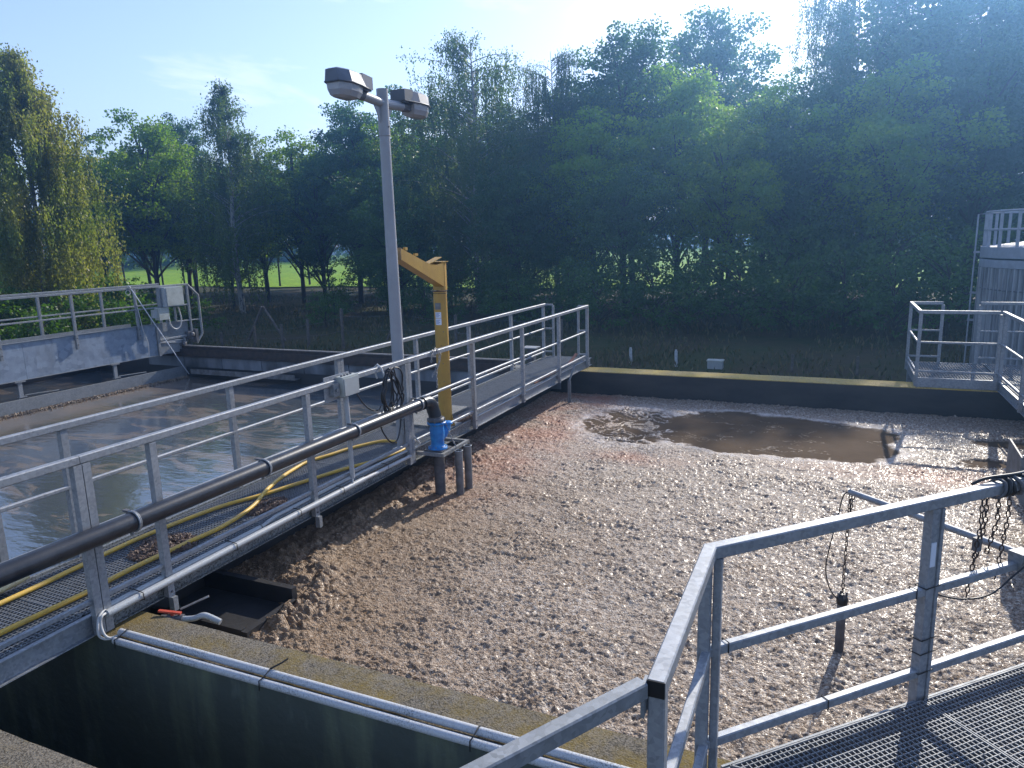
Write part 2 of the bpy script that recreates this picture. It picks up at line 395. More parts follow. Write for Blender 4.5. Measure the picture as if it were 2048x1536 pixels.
wall('near_tank_wall', -19, 3.35, 2.965, 3.30, -3, WT, 'concrete tank wall with yellow brown moss on top and white pipes along its edge', 'conc_top', 'conc_algae')
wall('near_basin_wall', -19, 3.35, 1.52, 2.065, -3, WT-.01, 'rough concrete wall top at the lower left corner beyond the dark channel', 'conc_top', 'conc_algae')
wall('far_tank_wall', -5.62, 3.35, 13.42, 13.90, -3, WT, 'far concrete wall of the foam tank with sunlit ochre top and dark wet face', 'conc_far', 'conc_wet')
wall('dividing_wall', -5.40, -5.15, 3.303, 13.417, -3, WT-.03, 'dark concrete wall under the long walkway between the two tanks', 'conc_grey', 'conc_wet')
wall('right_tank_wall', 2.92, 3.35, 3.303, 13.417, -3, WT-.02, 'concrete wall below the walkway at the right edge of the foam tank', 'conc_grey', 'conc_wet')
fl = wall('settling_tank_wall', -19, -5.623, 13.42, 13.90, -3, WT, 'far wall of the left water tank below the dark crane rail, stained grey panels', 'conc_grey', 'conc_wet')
for i, xx in enumerate(np.arange(-16.6, -6.2, 1.30)):
    obj('panel', MB().bx(xx, xx+1.28, 13.395, 13.418, -.56+.0*i, -.30), 'conc_panel', fl)
wall('left_tank_wall', -19, -18.6, 3.303, 13.417, -3, WT, 'concrete wall at the outer left side of the water tank', 'conc_grey', 'conc_wet')
# rail on the far wall of the left tank
r_ = thing('bridge_rail', 'long dark rail with worn bright head on the far wall of the left tank', 'rail', (-12, 13.5, WT))
obj('rail_head', MB().bx(-19, -6.0, 13.47, 13.53, -.035, -.010), 'rail_top', r_)
obj('rail_web', MB().bx(-19, -6.0, 13.49, 13.51, -.13, -.035), 'rail_dark', r_)
obj('rail_foot', MB().bx(-19, -6.0, 13.40, 13.60, -.158, -.13), 'rail_dark', r_)
obj('side_channel', MB().bx(-19, -6.0, 13.385, 13.40, -.27, -.10).bx(-19, -6.0, 13.33, 13.385, -.285, -.27), 'rail_dark', r_)
tr = thing('scum_trough', 'low grey metal trough on the far wall just above the left water', 'trough', (-13, 13.35, -.7))
obj('trough_lip', MB().bx(-14.9, -11.55, 13.20, 13.22, -.70, -.575), 'grey_steel', tr)
obj('trough_body', MB().bx(-14.9, -11.55, 13.225, 13.39, -.70, -.685), 'grey_steel', tr)

# ------------------------------------------------------------------ foam surface
def grade(a, b, s0, s1):
    out_ = [a]
    while out_[-1] < b:
        f_ = (out_[-1]-a)/(b-a); out_.append(out_[-1]+s0+(s1-s0)*f_)
    out_ = np.array(out_); return a+(out_-a)*(b-a)/(out_[-1]-a)
fx = np.linspace(-5.16, 2.92, 700); fy = grade(3.30, 13.42, .0095, .024)
FX, FY = np.meshgrid(fx, fy)
wx = FX+.05*pn(FX*4, FY*4)+.012*pn(FX*22, FY*22); wy = FY+.05*pn(FX*4+31, FY*4+7)+.012*pn(FX*22+9, FY*22+3)
b1 = np.abs(pn(wx*14, wy*19)); b2 = np.abs(pn(wx*30+5, wy*40+2)); b3 = np.abs(pn(wx*5.2+9, wy*6.0)); b4 = pn(wx*45, wy*50)
b5 = np.abs(pn(wx*24+3, wy*31+8)); H = .016*b1**.8+.024*b5**.75+.017*b2+.020*b3+.009*np.abs(b4)+.012*fbm(FX*.9, FY*.9, 3)
H = H*(.80+.45*np.clip(fbm(FX*1.3+40, FY*1.6, 3), -1, 1))+.016*np.clip(fbm(wx*9, wy*9, 2), 0, 1)
# sludge piled along the shaded walkway side and the near left corner
edge = np.exp(-((FX+4.75)/.28)**2)*(.3+1.2*np.abs(pn(FX*3, FY*2.2)))*np.clip((FY-4.6)/.5, 0, 1)*np.clip((11-FY)/4, 0, 1)
H = H+edge*.10*(.6+1.0*b3+.6*b1+.5*np.abs(pn(wx*8, wy*8)))
corner = np.exp(-(((FX+3.75)/.28)**2+((FY-3.62)/.12)**2)); pit = np.exp(-(((FX+4.72)/.50)**6+((FY-4.12)/.40)**6)); H = H*(1-pit)-.05*pit
H = H+corner*.05+.11*np.exp(-(((FX+3.98)/.20)**2+((FY-4.3)/.40)**4))*(.2+1.2*np.abs(pn(wx*7, wy*7))+.5*b1)+.12*np.exp(-(((FX+4.25)/.22)**2+((FY-4.95)/.25)**2))*(.3+b3)
nearbulge = np.exp(-((FY-3.3)/.10)**2)*np.clip((FX+3.6)/1.2, 0, 1)*.06*(1+np.abs(pn(FX*4, FY*3))); H = H+nearbulge
# open water
nlow = .22*fbm(FX*1.3+4, FY*1.3, 4); nhi = .10*fbm(FX*6, FY*6, 3)
def sup(cx, cy, rx, ry, p=2.4, ang=0):
    dx, dy = FX-cx, FY-cy; ca, sa = math.cos(ang), math.sin(ang)
    u_, v_ = dx*ca+dy*sa, -dx*sa+dy*ca
    return (np.abs(u_/rx)**p+np.abs(v_/ry)**p)**(1/p)
dB = sup(-.62, 11.40, 1.62, 1.18, 2.9)+nlow*.45+nhi*.35
dB = np.minimum(dB, sup(-1.55, 11.7, .85, 1.05, 2.2)+nlow*.5+nhi)
dB = np.minimum(dB, sup(-1.75, 10.95, .55, .42, 2.0)+nlow+nhi*2)
dA = sup(-2.95, 11.35, .78, 1.15, 2.1, .15)+nlow*.6+nhi
dC = np.minimum(sup(2.45, 11.85, .50, .20, 2.2)+nlow+nhi*1.5, sup(1.95, 10.75, .34, .20, 2.2)+nlow+nhi*2.5)
def smooth(d, a, b): 
    q_ = np.clip((d-a)/(b-a), 0, 1); return 1-q_*q_*(3-2*q_)
water = np.maximum(smooth(dB, .96, 1.03), smooth(dC, .9, 1.05))
streakA = np.clip((np.abs(fbm(wx*2.6+1.1*pn(FX*1.9+5, FY*1.7), wy*2.3+.6*pn(FX*2.5, FY*2.1+8), 5)+.12*pn(FX*14, FY*14))-.07)/.09, 0, 1)
water = np.maximum(water, smooth(dA, .9, 1.08)*np.clip(streakA*1.15, 0, 1))
lines = np.clip(1-np.abs(fbm(FX*1.6+.8*pn(FX, FY)+8, FY*2.6, 3)+.02)/.035, 0, 1)*(.5+.5*(pn(FX*9, FY*9) > -.1))
water = water*(1-.6*lines*(nlow > .0))
front = np.exp(-((dB-1.04)/.05)**2)
H = H*(1-water)+(.0012*pn(FX*3, FY*7)+.0004*pn(FX*11, FY*19))*water
H = H*np.clip(.45+.55*np.clip((dB-1.02)/.35, 0, 1), 0, 1)*np.clip(.6+.4*np.clip((dA-1.0)/.5, 0, 1), 0, 1)+water*-.006
red = np.exp(-((FX+4.2)/.75)**2)*np.clip((FY-6.4)/2.5, 0, 1)*.95
red = np.maximum(red, np.exp(-(((FX+2.4)/.75)**2+((FY-9.55-.15*(FX+2.4))/.30)**2))*.95)
red = np.maximum(red, np.exp(-(((FX-1.15)/1.3)**2+((FY-9.95)/.42)**2))*.85)
red = np.clip(red*(.8+.7*fbm(FX*1.1, FY*1.7, 4)), 0, 1)
brown = np.clip(np.exp(-((FX+4.6)/1.9)**2)*np.clip((9.5-FY)/3, 0, 1)*1.25+.25*fbm(FX*.6, FY*.6, 3), 0, 1)
V = np.stack([FX.ravel(), FY.ravel(), (FOAM+H).ravel()], 1); nx = len(fx); ny = len(fy)
jj, ii = np.meshgrid(np.arange(ny-1), np.arange(nx-1), indexing='ij'); a_ = (jj*nx+ii).ravel()
F = np.stack([a_, a_+1, a_+nx+1, a_+nx], 1)
t = NT('floating_sludge_foam')
wa, ra, ba = t.attr('water'), t.attr('red'), t.attr('brown')
v1 = t.n('ShaderNodeSeparateColor'); t.l(t.voro(46, 'Color'), v1.inputs[0])
c = t.mix(t.ramp(t.noise(22, 6, .7), .3, .7), (.48,.365,.265), (.28,.195,.13))
c = t.mix(t.ramp(v1.outputs[0], .45, .95, (0,0,0,1), (.85,.85,.85,1)), c, (.66,.57,.47))
c = t.mix(t.ramp(v1.outputs[1], .68, .90, (0,0,0,1), (.75,.75,.75,1)), c, (.13,.080,.052))
c = t.mix(t.math('MULTIPLY', t.ramp(t.noise(48, 3, .6), .35, .46, (1,1,1,1), (0,0,0,1)), .75), c, (.085,.052,.034))
c = t.mix(t.math('MULTIPLY', t.ramp(t.noise(1.1, 5), .4, .7), .25), c, (.22,.17,.135))
c = t.mix(t.math('MULTIPLY', ba, .72), c, (.24,.145,.070))
c = t.mix(t.math('MULTIPLY', ra, .72), c, (.40,.155,.085))
c = t.mix(t.math('MULTIPLY', t.attr('rim'), t.math('MULTIPLY', t.ramp(t.noise(7, 5, .7), .35, .65), .75)), c, (.70,.62,.57))
c = t.mix(wa, c, t.mix(t.ramp(t.noise(1.6, 6, .6), .35, .65), (.135,.095,.062), (.105,.072,.045)))
nf = t.noise(95, 4, .65)
t.set(Base_Color=c, Roughness=t.math('ADD', .60, t.math('MULTIPLY', wa, .25)), Specular_IOR_Level=t.math('SUBTRACT', .42, t.math('MULTIPLY', wa, .40)))
t.set(Coat_Weight=t.math('MULTIPLY', t.math('SUBTRACT', 1, wa), .08), Coat_Roughness=.18)
bb = t.bump(t.math('ADD', nf, t.math('MULTIPLY', t.voro(70), .8)), .8, .012)
t.l(t.math('SUBTRACT', .95, t.math('MULTIPLY', wa, .90)), bb.inputs['Strength'])
me = np_mesh('foam', V, F, t.m, True)
rim = np.exp(-((dB-1.06)/.06)**2)+np.exp(-((dA-1.05)/.16)**2)*.9+.6*np.exp(-((dA-.75)/.25)**2)*(1-water)
for nm, arr in (('rim', rim), ('water', water), ('red', red), ('brown', brown)):
    at = me.attributes.new(nm, 'FLOAT', 'POINT'); at.data.foreach_set('value', np.clip(arr, 0, 1).astype(np.float32).ravel())
o = bpy.data.objects.new('foam', me); col.objects.link(o); o['kind'] = 'structure'

# ------------------------------------------------------------------ left tank water, dark channel water
t = NT('settling_tank_water')
scum = t.ramp(t.noise(.8, 9, .68, stretch=(.8, 2.0, 1), dist=1.1), .51, .555)
px = t.n('ShaderNodeSeparateXYZ'); t.l(t.tc.outputs['Object'], px.inputs[0])
near_plate = t.ramp(px.outputs[0], 0.0, 1.0)
mr = t.n('ShaderNodeMapRange'); t.l(px.outputs[0], mr.inputs[0]); mr.inputs[1].default_value = -15.2; mr.inputs[2].default_value = -12.4; mr.inputs[3].default_value = .95; mr.inputs[4].default_value = 0
mr2 = t.n('ShaderNodeMapRange'); t.l(px.outputs[0], mr2.inputs[0]); mr2.inputs[1].default_value = -15.35; mr2.inputs[2].default_value = -15.25; mr2.inputs[3].default_value = 0; mr2.inputs[4].default_value = 1
film = t.math('MULTIPLY', t.math('MULTIPLY', mr.outputs[0], mr2.outputs[0]), t.ramp(t.noise(.9, 6), .25, .6))
f_ = t.math('MAXIMUM', t.math('MULTIPLY', scum, .55), film)
t.set(Base_Color=t.mix(f_, (.070,.082,.092), (.27,.20,.14)), Roughness=t.math('ADD', .03, t.math('MULTIPLY', f_, .22)), Specular_IOR_Level=.5, IOR=2.5)
hh = t.math('ADD', t.math('MULTIPLY', t.noise(2.4, 4, .5, stretch=(1, 2.4, 1)), .9), t.math('MULTIPLY', t.noise(9, 3, .5, stretch=(1, 2.2, 1)), .25))
t.bump(hh, .13, .06); MAT['water_left'] = t.m
me = np_mesh('settling_water', [(-18.6,3.3,LW),(-5.4,3.3,LW),(-5.4,13.42,LW),(-18.6,13.42,LW)], [(0,1,2,3)], 'water_left')
o = bpy.data.objects.new('settling_water', me); col.objects.link(o); o['kind'] = 'structure'
t = NT('dark_channel_water'); t.set(Base_Color=(.008,.012,.010), Roughness=.06); t.bump(t.noise(3, 3), .1, .03); MAT['water_dark'] = t.m
me = np_mesh('channel_water', [(-19,2.065,-2.1),(3.35,2.065,-2.1),(3.35,2.965,-2.1),(-19,2.965,-2.1)], [(0,1,2,3)], 'water_dark')
o = bpy.data.objects.new('channel_water', me); col.objects.link(o); o['kind'] = 'structure'

# ------------------------------------------------------------------ gratings, walkways, railings
def clip_seg(p, q, poly):
    """clip segment p-q to a convex ccw polygon"""
    t0, t1 = 0.0, 1.0; d = (q[0]-p[0], q[1]-p[1])
    for i in range(len(poly)):
        a, b = poly[i], poly[(i+1) % len(poly)]
        n_ = (-(b[1]-a[1]), b[0]-a[0])
        den = n_[0]*d[0]+n_[1]*d[1]; num = n_[0]*(p[0]-a[0])+n_[1]*(p[1]-a[1])
        if abs(den) < 1e-12:
            if num < 0: return None
            continue
        tt = -num/den
        if den > 0: t0 = max(t0, tt)
        else: t1 = min(t1, tt)
    if t1-t0 < 1e-4: return None
    return ((p[0]+d[0]*t0, p[1]+d[1]*t0), (p[0]+d[0]*t1, p[1]+d[1]*t1))
def grating(parent, poly, ang=0.0, z=0.0, pitch=.034, bear=.0045, depth=.028, cross=.0055, bearing_along=0, ch=0):
    """one welded grating panel over a convex polygon; bars along ang and ang+90"""
    mb = MB(); ca, sa = math.cos(ang), math.sin(ang)
    us = [x*ca+y*sa for x, y in poly]; vs_ = [-x*sa+y*ca for x, y in poly]
    P = lambda u, v: (u*ca-v*sa, u*sa+v*ca)
    u0, u1, v0, v1 = min(us), max(us), min(vs_), max(vs_)
    for k in range(2):
        lo, hi = (v0, v1) if k == 0 else (u0, u1)
        n_ = max(1, round((hi-lo)/pitch)); st = (hi-lo)/n_
        for i in range(1, n_):
            c_ = lo+i*st
            s_ = clip_seg(P(u0-1, c_), P(u1+1, c_), poly) if k == 0 else clip_seg(P(c_, v0-1), P(c_, v1+1), poly)
            if not s_: continue
            (ax, ay), (bx_, by_) = s_
            if k == bearing_along: mb.bar((ax, ay, z-depth/2), (bx_, by_, z-depth/2), bear, depth, 0)
            else: mb.bar((ax, ay, z-.0055), (bx_, by_, z-.0055), cross, .008, 0)
    n_ = len(poly)
    for i in range(n_):
        a, b = poly[i], poly[(i+1) % n_]; d = Vector((b[0]-a[0], b[1]-a[1])); L = d.length; nn = Vector((-d.y, d.x))/L*.003
        mb.bar((a[0]+nn.x, a[1]+nn.y, z-depth/2+.0015), (b[0]+nn.x, b[1]+nn.y, z-depth/2+.0015), .006, depth+.002, 0)
    return obj('grating_panel', mb, 'grating', parent)

# long walkway
XR, XL = -4.50, -5.50
lw = thing('walkway', 'long narrow steel grating walkway running between the two tanks, with dark spotted side beams', 'walkway', (-5.0, 6.5, -.16))
ysec = [-1.2, .05, 1.45, 2.905, 4.62, 6.28, 8.02, 9.78, 11.52, 13.24, 14.10]
for a, b in zip(ysec[:-1], ysec[1:]):
    grating(lw, [(XL+.085, a+.003), (XR-.045, a+.003), (XR-.045, b-.003), (XL+.085, b-.003)], 0.0, -.002)
def channel(mb, x, y0, y1, s, z0=-.158, z1=-.004, fw=.05, tt=.007):
    """C channel along y, web at x, flanges towards s"""
    mb.bx(min(x, x-s*tt), max(x, x-s*tt), y0, y1, z0, z1)
    for za, zb in ((z0, z0+.009), (z1-.009, z1)): mb.bx(min(x+s*.0005, x+s*fw), max(x+s*.0005, x+s*fw), y0, y1, za, zb)
    return mb
obj('side_beam', channel(MB(), XR-.02, 2.95, 6.20, 1, fw=.03), 'galv_spot', lw, label='algae spotted side beam between wall and valve')
obj('side_beam', channel(MB(), XR-.02, -1.2, 2.947, 1, fw=.03), 'galv', lw, label='clean blue-grey side beam over the dark channel')
obj('side_beam', channel(MB(), XR-.02, 8.86, 14.1, 1, fw=.03), 'galv', lw, label='clean grey side beam of the far half')
obj('side_beam', channel(MB(), XR-.02, 6.203, 8.857, 1, fw=.03), 'galv_spot', lw, label='spotted side beam behind the blue valve')
obj('side_beam', channel(MB(), XL+.02, -1.2, 14.1, -1, fw=.03), 'galv_spot', lw)
obj('bearing_angle', MB().bx(XR-.075, XR-.028, -1.2, 14.1, -.048, -.036), 'galv_old', lw)
obj('bearing_angle', MB().bx(XL+.028, XL+.115, -1.2, 14.1, -.048, -.036), 'galv_old', lw)
for yy in (-.9, .9, 3.9, 5.45, 7.15, 8.9, 10.6, 12.4, 14.06):
    obj('cross_member', MB().bx(XL+.03, XR-.03, yy-.025, yy+.025, -.15, -.06), 'galv_old', lw)

Z_TOP, Z_MID, Z_LOW = 1.085, .585, .10
def railing(name, label, paths, posts, mat='galv', base=None, zt=1.085, zm=.585, zl=.10, pz=-.15, side=None, wt=.055, group=None, low=True):
    """paths: list of polylines [(x,y),...]; posts: list of (x, y, double, rot)"""
    c0 = base or (paths[0][0][0], paths[0][0][1], 0)
    t_ = thing(name, label, 'railing', c0, group)
    for pl in paths:
        for (x0, y0), (x1, y1) in zip(pl[:-1], pl[1:]):
            obj('top_rail', MB().bar((x0, y0, zt), (x1, y1, zt), wt, .055, .006), mat, t_)
            obj('middle_rail', MB().bar((x0, y0, zm), (x1, y1, zm), .034, .034, .008), mat, t_)
            if low: obj('low_rail', MB().bar((x0, y0, zl), (x1, y1, zl), .030, .036, .008), mat, t_)
    for pp in posts:
        x, y, dbl, rot = pp[:4]; w = .052
        offs = (-.031, .031) if dbl else (0,)
        for of in offs:
            ox, oy = -math.sin(rot)*of, math.cos(rot)*of
            p_ = obj('post', MB().box((x+ox, y+oy, (pz+zt-.03)/2), (w, w+.004, zt-.03-pz), rot), mat, t_)
            mb = MB()
            for zz_ in (-.03, -.11):
                if pz < -.1: mb.lathe((x+ox+math.cos(rot)*.027*(side or 1), y+oy+math.sin(rot)*.027*(side or 1), zz_), [(.009, 0), (.009, .008*(side or 1))], 6, 'x')
            if mb.v and not dbl: obj('bolt', mb, 'dark_steel', p_)
    return t_
rr = railing('handrail', 'long steel railing on the right side of the walkway, behind the black pipe',
    [[(-4.48, -1.2), (-4.48, 2.978)], [(-4.48, 2.982), (-4.48, 6.998)], [(-4.48, 7.002), (-4.48, 13.80)]],
    [(-4.472, .1, 0, 0), (-4.472, 1.45, 0, 0), (-4.472, 2.985, 1, 0), (-4.472, 3.53, 0, 0), (-4.472, 5.24, 0, 0), (-4.472, 7.00, 1, 0), (-4.472, 8.69, 0, 0), (-4.472, 10.43, 0, 0), (-4.472, 12.11, 0, 0), (-4.472, 13.76, 0, 0)])
for zz_ in (1.085, .585, .10): obj('return_rail', MB().bar((-4.48, 13.83, zz_), (-4.68, 13.83, zz_), .036, .036, .006), 'galv', rr)
obj('return_post', MB().bar((-4.68, 13.83, .0), (-4.68, 13.83, 1.07), .045, .045), 'galv', rr)
for yy in (3.53, 5.24):
    obj('post_foot', MB().bx(-4.465, -4.415, yy-.02, yy+.022, -.26, -.151), 'galv_old', rr)
rl = railing('handrail', 'steel railing on the left side of the walkway beside the reflecting water',
    [[(-5.49, -1.2), (-5.49, 2.958)], [(-5.49, 2.962), (-5.49, 7.098)], [(-5.49, 7.102), (-5.49, 14.03)]],
    [(-5.50, .1, 0, 0), (-5.50, 1.45, 0, 0), (-5.50, 2.96, 1, 0), (-5.50, 3.57, 0, 0), (-5.50, 5.32, 0, 0), (-5.50, 7.10, 1, 0), (-5.50, 8.90, 0, 0), (-5.50, 10.58, 0, 0), (-5.50, 12.31, 0, 0), (-5.50, 13.98, 0, 0)], side=-1)
for zz_ in (1.085, .585, .10): obj('return_rail', MB().bar((-5.49, 14.03, zz_), (-5.31, 14.06, zz_), .036, .036, .006), 'galv', rl)
obj('return_post', MB().bar((-5.31, 14.06, .0), (-5.31, 14.06, 1.07), .045, .045), 'galv', rl)

# far right platform and right walkway
fp = thing('far_platform', 'small grating platform across the far right corner of the foam tank, joining the right walkway', 'platform', (2.0, 14.3, -.16))
grating(fp, [(1.38, 13.50), (2.52, 13.50), (2.52, 14.26), (1.38, 14.26)], math.pi/2, -.002, .042)
grating(fp, [(1.38, 14.27), (2.52, 14.27), (2.52, 15.12), (1.38, 15.12)], math.pi/2, -.002, .042)
obj('edge_beam', MB().bx(1.36, 2.50, 13.455, 13.49, -.158, -.003), 'galv', fp)
obj('edge_beam', MB().bx(1.345, 1.372, 13.49, 15.14, -.158, -.003), 'galv', fp)
obj('edge_beam', MB().bx(1.376, 3.40, 15.125, 15.15, -.158, -.003), 'galv', fp)
rw = thing('right_walkway', 'steel grating walkway along the right edge of the foam tank', 'walkway', (2.95, 10, -.16))
ys = [5.3, 6.9, 8.5, 10.1, 11.8, 13.45, 15.12]
for a, b in zip(ys[:-1], ys[1:]): grating(rw, [(2.56, a+.003), (3.38, a+.003), (3.38, b-.003), (2.56, b-.003)], math.pi/2, -.002, .042)
obj('side_beam', channel(MB(), 2.53, 5.3, 13.44, -1, fw=.03), 'galv', rw)
obj('side_beam', MB().bx(3.385, 3.40, 5.3, 15.12, -.158, -.003), 'galv', rw)
for yy in (6.9, 8.5, 10.1, 11.8, 13.46): obj('cross_member', MB().bx(2.56, 3.38, yy-.025, yy+.025, -.158, -.04), 'galv_old', rw)
fr = railing('handrail', 'railing round the far right platform, turning three corners above the dark wall',
    [[(1.86, 15.16), (1.345, 15.16), (1.345, 13.50), (2.45, 13.50)]],
    [(1.86, 15.16, 0, 0), (1.345, 15.13, 0, 0), (1.355, 13.51, 0, 0)], base=(1.35, 13.5, 0))
fr2 = railing('handrail', 'railing on the tank side of the right walkway, cut by the photo edge',
    [[(2.50, 13.50), (2.50, 5.95)]],
    [(2.475, 13.51, 0, 0), (2.535, 13.53, 0, 0), (2.50, 11.86, 0, 0), (2.50, 10.1, 0, 0), (2.50, 8.4, 0, 0), (2.50, 6.7, 0, 0)], side=-1, base=(2.5, 10, 0))
fr3 = railing('handrail', 'rear railing of the right walkway in front of the corrugated tank',
    [[(2.44, 15.16), (3.42, 15.16), (3.42, 5.95)]], [(2.44, 15.16, 0, 0), (3.42, 15.13, 0, 0), (3.42, 13.4, 0, 0), (3.42, 11.6, 0, 0), (3.42, 9.8, 0, 0), (3.42, 8.0, 0, 0), (3.42, 6.2, 0, 0)], base=(3, 15.16, 0))
obj('support_leg', MB().bar((1.37, 13.44, -.62), (1.37, 13.44, -.16), .03, .03), 'dark_steel', fp)
obj('support_leg', MB().bar((3.36, 15.1, GROUND), (3.36, 15.1, -.16), .08, .08), 'galv_old', fp)
obj('support_leg', MB().bar((1.40, 15.1, GROUND), (1.40, 15.1, -.16), .08, .08), 'galv_old', fp)

# near platform (45 degrees)
np_ = thing('near_platform', 'steel grating platform at the lower right corner set diagonally over the foam tank', 'platform', (.6, 3.2, -.16))
s2 = math.sqrt(.5)
def UV(u, v): return (-.33+u*s2+v*s2, 3.05+u*s2-v*s2)     # u along the diagonal edge, v away from the foam
joints = [0.0, 1.24, 2.48, 3.72, 4.12]
for i in range(4):
    a, b = joints[i], joints[i+1]
    if i == 0: poly = [UV(b-.004, .0), UV(a+.02, .0), UV(1.23, 1.20), UV(b-.004, 1.20)]
    else: poly = [UV(b-.004, .0), UV(a+.004, .0), UV(a+.004, 1.20), UV(b-.004, 1.20)]
    grating(np_, poly, math.pi/4, -.002, .0285, .0035, .028, .0042)
tri = [(-.31, 3.02), (-.31, 1.38), UV(1.20, 1.205)]
grating(np_, tri, math.pi/4, -.002, .0285, .0035, .028, .0042)
grating(np_, [(-.31, 1.37), (-.31, .55), (.85, .55), (.85, 1.37)], 0, -.002, .0335, .004, .028, .0048)
e0, e1 = UV(0, -.035), UV(4.12, -.035)
obj('edge_beam', MB().bar((e0[0], e0[1], -.10), (e1[0], e1[1], -.10), .012, .15, 0), 'galv_old', np_)
e0, e1 = UV(0, -.018), UV(4.12, -.018)
obj('edge_beam', MB().bar((e0[0], e0[1], -.034), (e1[0], e1[1], -.034), .022, .006, 0), 'galv_old', np_)
obj('edge_beam', MB().bx(-.345, -.325, .55, 3.02, -.17, -.008), 'galv_old', np_)
e0, e1 = UV(1.2, 1.225), UV(4.12, 1.225)
obj('edge_beam', MB().bar((e0[0], e0[1], -.09), (e1[0], e1[1], -.09), .012, .15, 0), 'galv_old', np_)
for u in (.35, 1.24, 2.48, 3.72):
    a, b = UV(u, .0), UV(u, 1.2)
    obj('cross_member', MB().bar((a[0], a[1], -.105), (b[0], b[1], -.105), .05, .11, 0), 'galv_old', np_)
obj('support_leg', MB().bar((.75, .75, -3), (.75, .75, -.16), .1, .1), 'galv_old', np_)
obj('support_leg', MB().bar((-.2, 3.12, -.16), (-.2, 3.12, -.05), .08, .08), 'galv_old', np_)
nr = thing('handrail', 'bright steel railing at the lower right with a sharp corner and black end cap', 'railing', (-.42, 3.0, 0))
U_ = Vector((.697, .717))
PA, PB = Vector((-.425, 1.985)), Vector((-.425, 3.0)); PE = PB+U_*4.05
for nm, zz_, w_, h_ in (('top_rail', 1.072, .058, .058), ('middle_rail', .595, .040, .046), ('low_rail', .13, .040, .046)):
    obj(nm, MB().bar((PB.x, PB.y, zz_), (PE.x, PE.y, zz_), w_, h_, .005), 'galv', nr)
    if nm == 'top_rail': obj(nm, MB().bar((PA.x, PA.y-.03, zz_), (PB.x, PB.y+.01, zz_+.002), w_, h_, .005), 'galv', nr)
    elif nm == 'middle_rail': obj(nm, MB().bar((PA.x, PA.y+.03, zz_), (PB.x, PB.y-.03, zz_), w_, h_, .005), 'galv', nr)
    else: obj(nm, MB().bar((PA.x, PA.y+.03, zz_), (PB.x, PB.y-.03, zz_), w_, h_, .005), 'galv', nr)
obj('end_cap', MB().bx(PA.x-.0275, PA.x+.0275, PA.y-.0345, PA.y-.0305, 1.0445, 1.0995), 'black_end', nr)
obj('post', MB().bar((PA.x, PA.y, -.15), (PA.x, PA.y, 1.042), .054, .054, .005), 'galv', nr)
obj('post', MB().bar((PB.x-.012, PB.y-.02, -.15), (PB.x-.012, PB.y-.02, 1.042), .052, .052, .005), 'galv', nr)
pb = obj('post', MB().bar((PB.x+.036, PB.y+.022, -.15), (PB.x+.036, PB.y+.022, 1.042), .036, .05, .004), 'galv', nr)
for i, u in enumerate((1.36, 2.75)):
    p = PB+U_*u
    px_ = obj('post', MB().box((p.x, p.y, .446), (.054, .050, 1.192), math.pi/4), 'galv', nr)
    p2 = p+U_*.040
    obj('post', MB().box((p2.x, p2.y, .446), (.020, .066, 1.192), math.pi/4), 'galv', nr)
    if i == 0:
        nrm = Vector((s2, -s2))
        q_ = p+nrm*.0275
        st_ = MB().box((q_.x-.0, q_.y, .80), (.050, .002, .13), math.pi/4); obj('sticker', MB().box((p.x+nrm.x*.026-U_.x*.004, p.y+nrm.y*.026-U_.y*.004, .80), (.034, .004, .13), math.pi/4), 'sticker', px_)
        for zz_ in (.33, .25, .14, .62):
            mb = MB(); e_ = .031
            c_ = [(p+U_*a*1.25+nrm*b*1.08) for a, b in ((-e_, -e_), (e_*1.55, -e_), (e_*1.55, e_), (-e_, e_), (-e_, -e_))]
            mb.tube([(v.x, v.y, zz_+.006*math.sin(k)) for k, v in enumerate(c_)], .0035, 5); obj('cable_tie', mb, 'tie', px_)
for u, zz_ in ((.10, .60), (1.27, .60), (.72, .13)):
    p = PB+U_*u; mb = MB(); nrm = Vector((s2, -s2))
    c_ = [(p+nrm*a, zz_+b) for a, b in ((-.023, -.025), (.023, -.025), (.023, .026), (-.023, .026), (-.023, -.025))]
    mb.tube([(v.x, v.y, z_) for v, z_ in c_], .003, 5); obj('cable_tie', mb, 'tie', nr)
sr = thing('stair_handrail', 'single steel rail running down left from the black-capped corner post', 'railing', (-.46, 1.98, 0))
obj('top_rail', MB().bar((-.468, 1.955, 1.065), (-1.52, .20, 1.055), .05, .055, .005), 'galv_old', sr)
obj('bracket', MB().bx(-.466, -.455, 1.93, 1.99, .98, 1.09), 'galv_old', sr)
obj('post', MB().bar((-1.5, .22, GROUND), (-1.5, .22, 1.03), .05, .05), 'galv_old', sr)

# ------------------------------------------------------------------ black pipe with clamps and elbow
pz = lambda y: .585-(y-2.3)*.004
bp = thing('black_pipe', 'thick black plastic pipe clamped along the walkway railing, ending in an elbow', 'pipe', (-4.35, 3, .58))
obj('pipe', MB().tube([(-4.35, y, pz(y)) for y in np.linspace(-1.2, 7.16, 14)], .066, 28), 'pe', bp)
el = [(-4.35, 7.10, pz(7.1)), (-4.348, 7.18, pz(7.1))]
for k in range(1, 9):
    a = k/8*math.pi/2; el.append((-4.345+.03*k/8, 7.18+.115*math.sin(a), pz(7.1)-.115*(1-math.cos(a))))
el += [(-4.30, 7.30, .40), (-4.29, 7.30, .345)]
obj('elbow', MB().tube(el, .078, 28), 'pe', bp)
obj('flange_ring', MB().lathe((-4.288, 7.30, .318), [(.105, 0), (.105, .028), (.083, .03), (.083, .05)], 28), 'dark_steel', bp)
